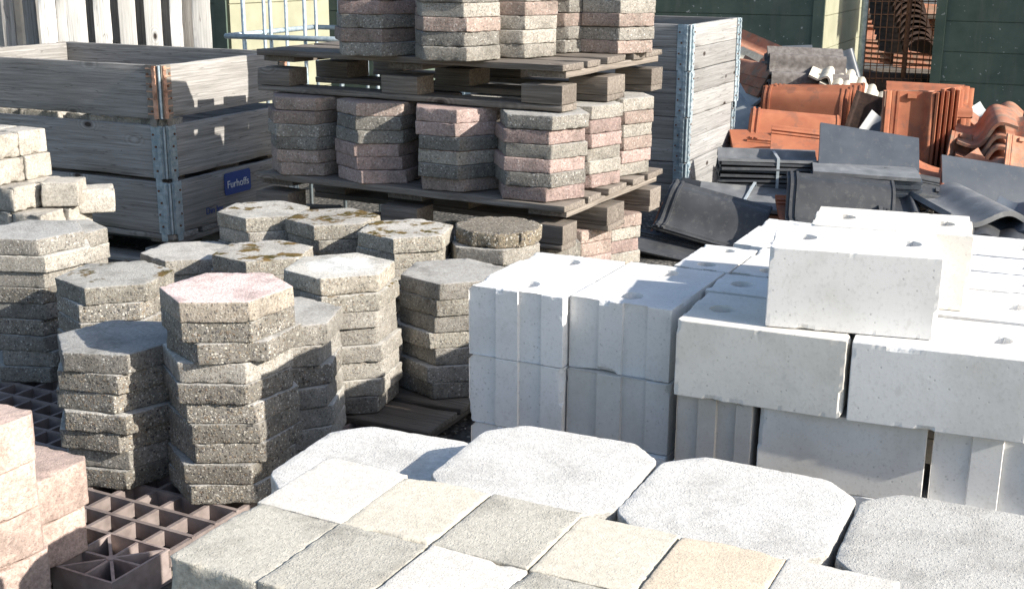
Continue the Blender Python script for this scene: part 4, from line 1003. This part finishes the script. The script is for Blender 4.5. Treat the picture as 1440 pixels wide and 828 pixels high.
# ------------------------------------------------------------------ galvanised tube cage
cg = atY(318, 51, 5.55); fc_ = Frame(cg[:2], R(20))
ca = empty('tube_cage', Vector((cg.x, cg.y, 0)), -R(20)); tag(ca, 'galvanised steel tube cage between the left crate and the pavers', 'cage')
rz_ = cg.z
def rail(a, b, r=.0105):
    g = MB(); g.tube(a, b, r, 12); return g.build('bar', smooth=True)
for zz in (rz_, rz_-.42):
    mk('rail', rail((0, 0, zz), (.75, 0, zz), .012), MAT['zinc'], ca); mk('rail', rail((0, 0, zz), (0, .8, zz), .012), MAT['zinc'], ca); mk('rail', rail((0, .8, zz), (.75, .8, zz), .012), MAT['zinc'], ca); mk('rail', rail((.75, 0, zz), (.75, .8, zz), .012), MAT['zinc'], ca)
for x in (.085, .22, .39, .56, .735): mk('bar', rail((x, .016, .05), (x, .016, 1.2), .0085), MAT['zinc'], ca)
for x in (.02, .16, .3, .44, .58, .72): mk('bar', rail((x, .784, .05), (x, .784, 1.2), .0085), MAT['zinc'], ca)
for y in (.12, .3, .5, .68): mk('bar', rail((.016, y, .05), (.016, y, 1.2), .0085), MAT['zinc'], ca)

# ------------------------------------------------------------------ light, sky, camera
SUN_EL = R(27); e1s = R(25.6)
sd = Vector((math.cos(e1s)*math.cos(SUN_EL), -math.sin(e1s)*math.cos(SUN_EL), math.sin(SUN_EL)))
L = D.lights.new('sun', 'SUN'); L.energy = 4.3; L.angle = R(.55); L.color = (1, .945, .86)
lo = D.objects.new('sun', L); COL.objects.link(lo); lo.rotation_euler = sd.to_track_quat('Z', 'Y').to_euler()
w = D.worlds.new('World'); sc.world = w; w.use_nodes = True
nt = w.node_tree; bg = nt.nodes['Background']
sky = nt.nodes.new('ShaderNodeTexSky'); sky.sky_type = 'NISHITA'; sky.sun_disc = False
sky.sun_elevation = SUN_EL; sky.sun_rotation = math.atan2(sd.x, sd.y); sky.air_density = 1.; sky.dust_density = 1.2; sky.ozone_density = 1.
nt.links.new(sky.outputs[0], bg.inputs[0]); bg.inputs[1].default_value = .104
cam = D.cameras.new('camera'); cam.sensor_width = 36; cam.lens = F/1440*36; cam.clip_end = 600; cam.clip_start = .05
co = D.objects.new('camera', cam); COL.objects.link(co)
X0 = Vector((1, 0, 0)); Fw = Vector((0, _c, -_s)); U0 = Vector((0, _s, _c))
Rt = X0*_cr+U0*_sr; Up = U0*_cr-X0*_sr
M = Matrix((Rt, Up, -Fw)).transposed().to_4x4(); M.translation = (0, 0, CH); co.matrix_world = M
sc.camera = co
sc.view_settings.view_transform = 'Standard'; sc.view_settings.look = 'None'; sc.view_settings.exposure = 1.12; sc.view_settings.gamma = 1
sc.render.engine = 'CYCLES'; sc.cycles.max_bounces = 8; sc.cycles.diffuse_bounces = 5
